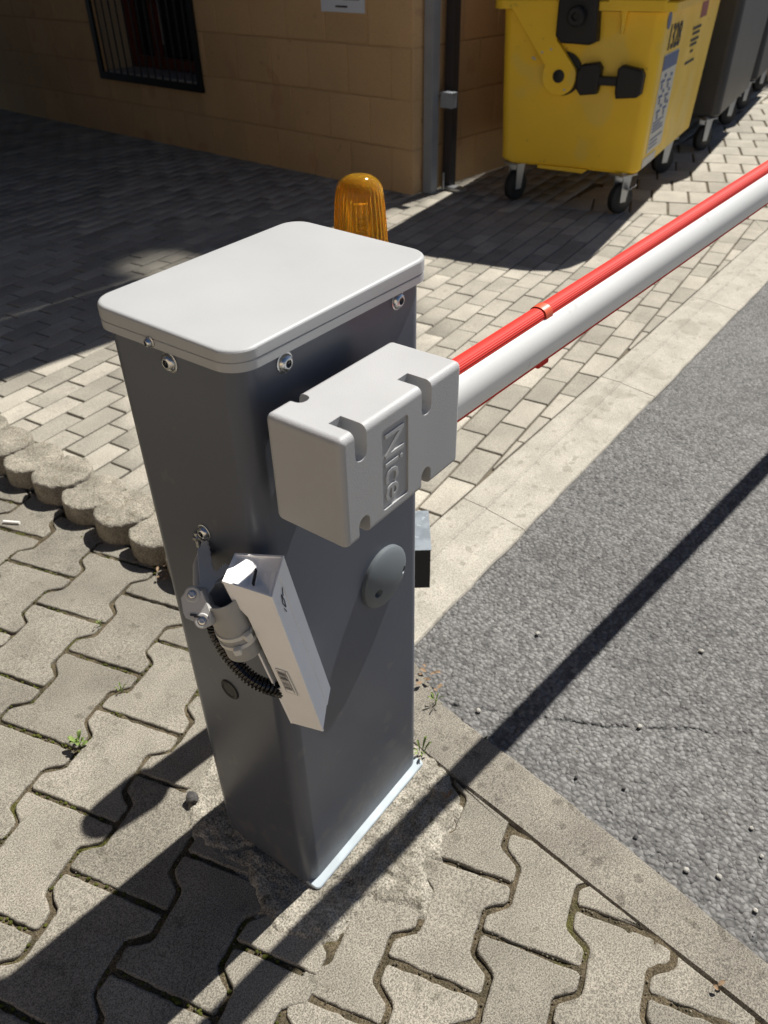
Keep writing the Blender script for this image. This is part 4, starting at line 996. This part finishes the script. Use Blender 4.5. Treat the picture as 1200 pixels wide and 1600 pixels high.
# window with reveal, frame, glass and bars
k = MB(); dpt = .26
for (t0, t1, z0, z1) in ((w0 - .0, w0 + .008, wz0, wz1), (w1 - .008, w1, wz0, wz1), (w0, w1, wz1 - .008, wz1)): k.box(WP(.01 + dpt / 2, (t0 + t1) / 2, (z0 + z1) / 2), (dpt, t1 - t0, z1 - z0), Rw)
k.build('window_reveal', 'reveal', bld, smooth=False)
k = MB(); k.box(WP(.13, (w0 + w1) / 2, wz0 + .006), (.27, w1 - w0 - .018, .022), Rw); k.build('window_sill', 'sill', bld, smooth=False)
k = MB(); k.box(WP(.31, (w0 + w1) / 2, (wz0 + wz1) / 2), (.02, w1 - w0, wz1 - wz0), Rw); gl = k.build('window', 'glass', bld, smooth=False)
k = MB(); fw = .075
k.box(WP(.265, w1 - fw / 2 - .01, (wz0 + wz1) / 2), (.05, fw, wz1 - wz0), Rw); k.box(WP(.265, w0 + fw / 2 + .01, (wz0 + wz1) / 2), (.05, fw, wz1 - wz0), Rw)
k.box(WP(.265, (w0 + w1) / 2, wz0 + .06), (.048, w1 - w0 - .03, fw), Rw); k.box(WP(.262, (w0 + w1) / 2 + .22, (wz0 + wz1) / 2), (.04, .06, wz1 - wz0 - .02), Rw); k.build('window_frame', 'windowwood', gl, smooth=False)
k = MB(); k.prism([(2.62, .60), (2.66, .72), (2.70, 1.55), (2.60, 1.55)], 0, .01, 0, axes=(T3, Z3, -IN3), o=WP(.296, 0, 0)); k.build('curtain', 'curtain', gl, smooth=False)
gr_ = thing('window_grille', 'black iron window grille with upright bars on the tan wall', 'window grille', tuple(WP(0, 2.42, .4)))
g0, g1, gz0 = 1.815, 3.045, .385
k = MB(); fwd = .048
k.box(WP(-.018, g0 + fwd / 2, 1.0), (.02, fwd, 1.23), Rw); k.box(WP(-.018, g1 - fwd / 2, 1.0), (.02, fwd, 1.23), Rw)
k.box(WP(-.018, (g0 + g1) / 2, gz0 + fwd / 2), (.022, g1 - g0, fwd), Rw); k.box(WP(-.018, (g0 + g1) / 2, 1.62), (.022, g1 - g0, fwd), Rw); k.build('grille_frame', 'iron', gr_, smooth=False)
for i in range(13):
    t = g0 + fwd + (g1 - g0 - 2 * fwd) * (i + .7) / 13.4
    k = MB(); k.tube([WP(-.016, t, gz0 + .03), WP(-.016, t, 1.62)], .0062, 8); k.build('grille_bar', 'iron', gr_)
# notices
k = MB(); k.box(WP(-.004, .50, 1.04), (.006, .325, .30), Rw); nt_ = k.build('wall_notice', 'paper', base=tuple(WP(0, .5, .89)), smooth=False); tag(nt_, 'white paper notice fixed on the tan wall left of the grey post', 'notice')
k = MB()
for (t0, t1, z) in ((.46, .55, .917), (.37, .49, .953), (.40, .62, .985), (.40, .62, 1.02), (.38, .6, 1.06)): k.box(WP(-.0078, (t0 + t1) / 2, z), (.001, t1 - t0, .009), Rw)
k.build('printed_line', 'ink', nt_, smooth=False)
k = MB(); k.bbox(WP(-.02, 1.20, 1.035), (.04, .34, .16), .004, 1, Rw); mbx = k.build('wall_box', 'reveal', base=tuple(WP(0, 1.2, .95)), smooth=False); tag(mbx, 'pale shallow box on the tan wall between the barred window and the white notice', 'wall box')

# gate post, latch, downpipe
gp = thing('gate_post', 'square grey steel gate post with latch bracket at the corner of the tan wall', 'post', (3.60, 2.19, 0))
k = MB(); k.bbox((3.585, 2.205, .9), (.062, .062, 1.8), .004, 2, Rw); pst = k.build('post_tube', 'greypost', gp)
k = MB(); k.box((3.63, 2.12, .527), (.05, .085, .004), Rw); k.box((3.63, 2.084, .49), (.05, .004, .075), Rw); k.box((3.608, 2.12, .49), (.004, .08, .075), Rw); k.build('latch_bracket', 'greypost', gp, smooth=False)
dpp = thing('dark_post', 'dark square post standing right of the grey gate post', 'post', (3.72, 2.17, 0))
k = MB(); k.bbox((3.725, 2.165, .9), (.058, .058, 1.8), .004, 2, Rw); k.build('post_tube', 'darkpost', dpp)
k = MB(); k.bbox((3.70, 2.11, .012), (.07, .14, .02), .004, 1, Rw); k.build('floor_stop', 'zinc', dpp)
k = MB(); k.bbox((3.665, 2.165, .05), (.012, .012, .10), .002, 1, Rw); k.build('drop_bolt', 'zinc', dpp)

# ================================================================== SMALL THINGS ON THE GROUND
def lump(name, x, y, z, r, m_, label=None, cat='stone', group=None, seed=0, flat=.7):
    bm = bmesh.new(); bmesh.ops.create_icosphere(bm, subdivisions=2, radius=r); rs = np.random.RandomState(seed)
    f = rs.normal(size=(6, 3))
    for v in bm.verts:
        d = 1 + sum(.09 * math.sin(4 * (v.co / r) @ Vector(q) + i) for i, q in enumerate(f)) * .55; v.co *= d; v.co.z *= flat
    k = MB(); k.frombm(bm, (x, y, z + r * flat * .75)); o = k.build(name, m_, base=(x, y, z), ang=25)
    if label: tag(o, label, cat, group)
    return o
lump('stone', -.006, .273, .003, .0115, 'dark_stone', 'small dark stone lying on the mortar left of the cabinet foot', seed=2, flat=.85)
for i, (x, y) in enumerate([(.378, -.478), (.399, -.524), (.377, -.589), (.476, -.57), (.519, -.541)]):
    lump('pebble', x + .02, y, -.018, random.uniform(.0034, .005), 'pale_stone', 'small pale pebble loose on the asphalt near the kerb', 'pebble', 'pale pebbles on the asphalt', seed=10 + i)
for i, (x, y) in enumerate([(.471, -.332), (.393, -.387), (.441, -.252)]):
    lump('pebble', x + .012, y, -.018, random.uniform(.003, .0043), 'dark_stone', 'small black stone loose on the asphalt near the kerb', 'pebble', 'black stones on the asphalt', seed=20 + i)
for i, (x, y) in enumerate([(.479, -.026), (.631, -.301), (.74, -.02), (.9, -.33)]):
    lump('pebble', x, y, -.018, .005, 'pale_stone', 'pale grit lying along the crack in the asphalt', 'pebble', 'grit by the asphalt crack', seed=30 + i)
k = MB(); k.tube([(.262, 1.31, .0045), (.284, 1.27, .0045)], .0042, 10); tag(k.build('paper_scrap', 'paperbit', base=(.27, 1.29, 0)), 'white paper stick lying on the pavers near the palisade', 'litter')
def leafmesh(mb, c, d, up, L, wdt):
    d = nrm(d); s = nrm(np.cross(d, (0, 0, 1))); c = np.array(c); pts = []
    for t, wv in ((0, .15), (.3, .9), (.6, 1), (.85, .55), (1, .05)):
        p = c + d * L * t + np.array((0, 0, up * math.sin(t * 2.2))); pts += [p - s * wdt * wv / 2 + (0, 0, .0015), p, p + s * wdt * wv / 2 + (0, 0, .0015)]
    mb.add(pts, [(i * 3 + j, i * 3 + j + 1, i * 3 + j + 4, i * 3 + j + 3) for i in range(4) for j in range(2)])
def plant(x, y, n, L, wdt, label, seed, up=.012):
    rs = random.Random(seed); t = thing('weed_plant', label, 'weed', (x, y, 0))
    for i in range(n):
        a = 2 * math.pi * i / n + rs.uniform(-.4, .4); l = L * rs.uniform(.6, 1.1); h = rs.uniform(0, .014)
        mb = MB(); leafmesh(mb, (x + .004 * math.cos(a), y + .004 * math.sin(a), h), (math.cos(a), math.sin(a), 0), up * rs.uniform(.5, 1.4), l, wdt * rs.uniform(.8, 1.2)); mb.build('leaf', 'leaf', t, ang=80)
    mb = MB(); mb.tube([(x, y, -.01), (x + .001, y, .014)], .0014, 6); mb.build('stem', 'leaf', t)
plant(-.054, .540, 10, .0135, .0095, 'small bright green weed in a joint of the large pavers', 4)
plant(.312, -.002, 7, .019, .0042, 'thin green weed at the corner of the cabinet foot', 5, .02)
plant(.430, .045, 5, .013, .004, 'sparse green weed beside the kerb corner', 6, .016)
plant(.172, .778, 5, .007, .004, 'tiny pale weed in a paver joint left of the cabinet', 7, .006)
plant(.080, .586, 5, .009, .0035, 'straggly tiny weed at a paver corner', 8, .008)
plant(.405, .785, 8, .022, .007, 'yellow green tuft at the foot of the last palisade stone', 9, .015)
for i, (x, y, lb) in enumerate(((.474, .099, 'clump of brown withered leaves where kerb meets asphalt'), (.372, .80, 'dry brown leaf litter at the foot of the palisade beside the cabinet'), (.458, .066, 'small tan dry leaf on the near kerb'), (.262, -.09, 'rusty brown crumb on the mortar by the base plate'), (.236, -.578, 'ochre dry scrap in the joint beside the near kerb'))):
    mb = MB(); rs = random.Random(i)
    for j in range(9 if i in (0, 1) else 2):
        a = rs.uniform(0, 6.28); rr = .022 if i < 2 else .004; leafmesh(mb, (x + rs.uniform(-rr, rr), y + rs.uniform(-rr, rr), .004 + rs.uniform(0, .006)), (math.cos(a), math.sin(a), 0), .004, rs.uniform(.008, .017), rs.uniform(.005, .009))
    tag(mb.build('dry_leaf', 'dry_leaf', base=(x, y, 0), ang=80), lb, 'dry leaf')
# moss and grit in the paver joints
mo = MB(); gt = MB(); rs = random.Random(5)
ico = bmesh.new(); bmesh.ops.create_icosphere(ico, subdivisions=1, radius=1); ico.verts.index_update(); iv = [np.array(v.co) for v in ico.verts]; jf = [tuple(v.index for v in f.verts) for f in ico.faces]; ico.free()
def blob(mb, c, r, fl):
    mb.add([np.array(c) + v * r * np.array((1, 1, fl)) * rs.uniform(.8, 1.2) for v in iv], jf)
for (c, u0, L_) in joints:
    for i in range(26):
        vv = VB[c] + (VB[c + 1] - VB[c]) * rs.random(); p = E1 * (u0 + rs.uniform(-.003, .003)) + E2 * vv
        far = float(vnoise(np.array(p[0]), np.array(p[1]), .2, 71)) + .35 * (p[1] - .4)
        if far > .62 and rs.random() < .8: blob(mo, (p[0], p[1], -.0035 + rs.uniform(-.002, .001)), rs.uniform(.0018, .0042), .6)
        elif rs.random() < .35: blob(gt, (p[0], p[1], -.0035), rs.uniform(.0008, .0024), .7)
    for i in range(26):
        t = rs.random(); uu = u0 + L_ * t; s = 1 if (t < .25 or t > .75) else -1
        p = E1 * uu + E2 * (VB[c + 1] + s * AMP + rs.uniform(-.003, .003))
        far = float(vnoise(np.array(p[0]), np.array(p[1]), .2, 71)) + .35 * (p[1] - .4)
        if far > .66 and rs.random() < .7: blob(mo, (p[0], p[1], -.004 + rs.uniform(-.002, .001)), rs.uniform(.0015, .0036), .6)
        elif rs.random() < .35: blob(gt, (p[0], p[1], -.0035), rs.uniform(.0008, .0022), .7)
for i in range(260):
    y = rs.uniform(.68, 2.1); x = .365 + rs.gauss(0, .013)
    blob(mo if rs.random() < .5 else gt, (x, y, -.008 + rs.uniform(0, .006)), rs.uniform(.0015, .006), .7)
tag(mo.build('moss', 'moss', ang=80), kind='stuff'); tag(gt.build('grit', 'sand', ang=80), kind='stuff')
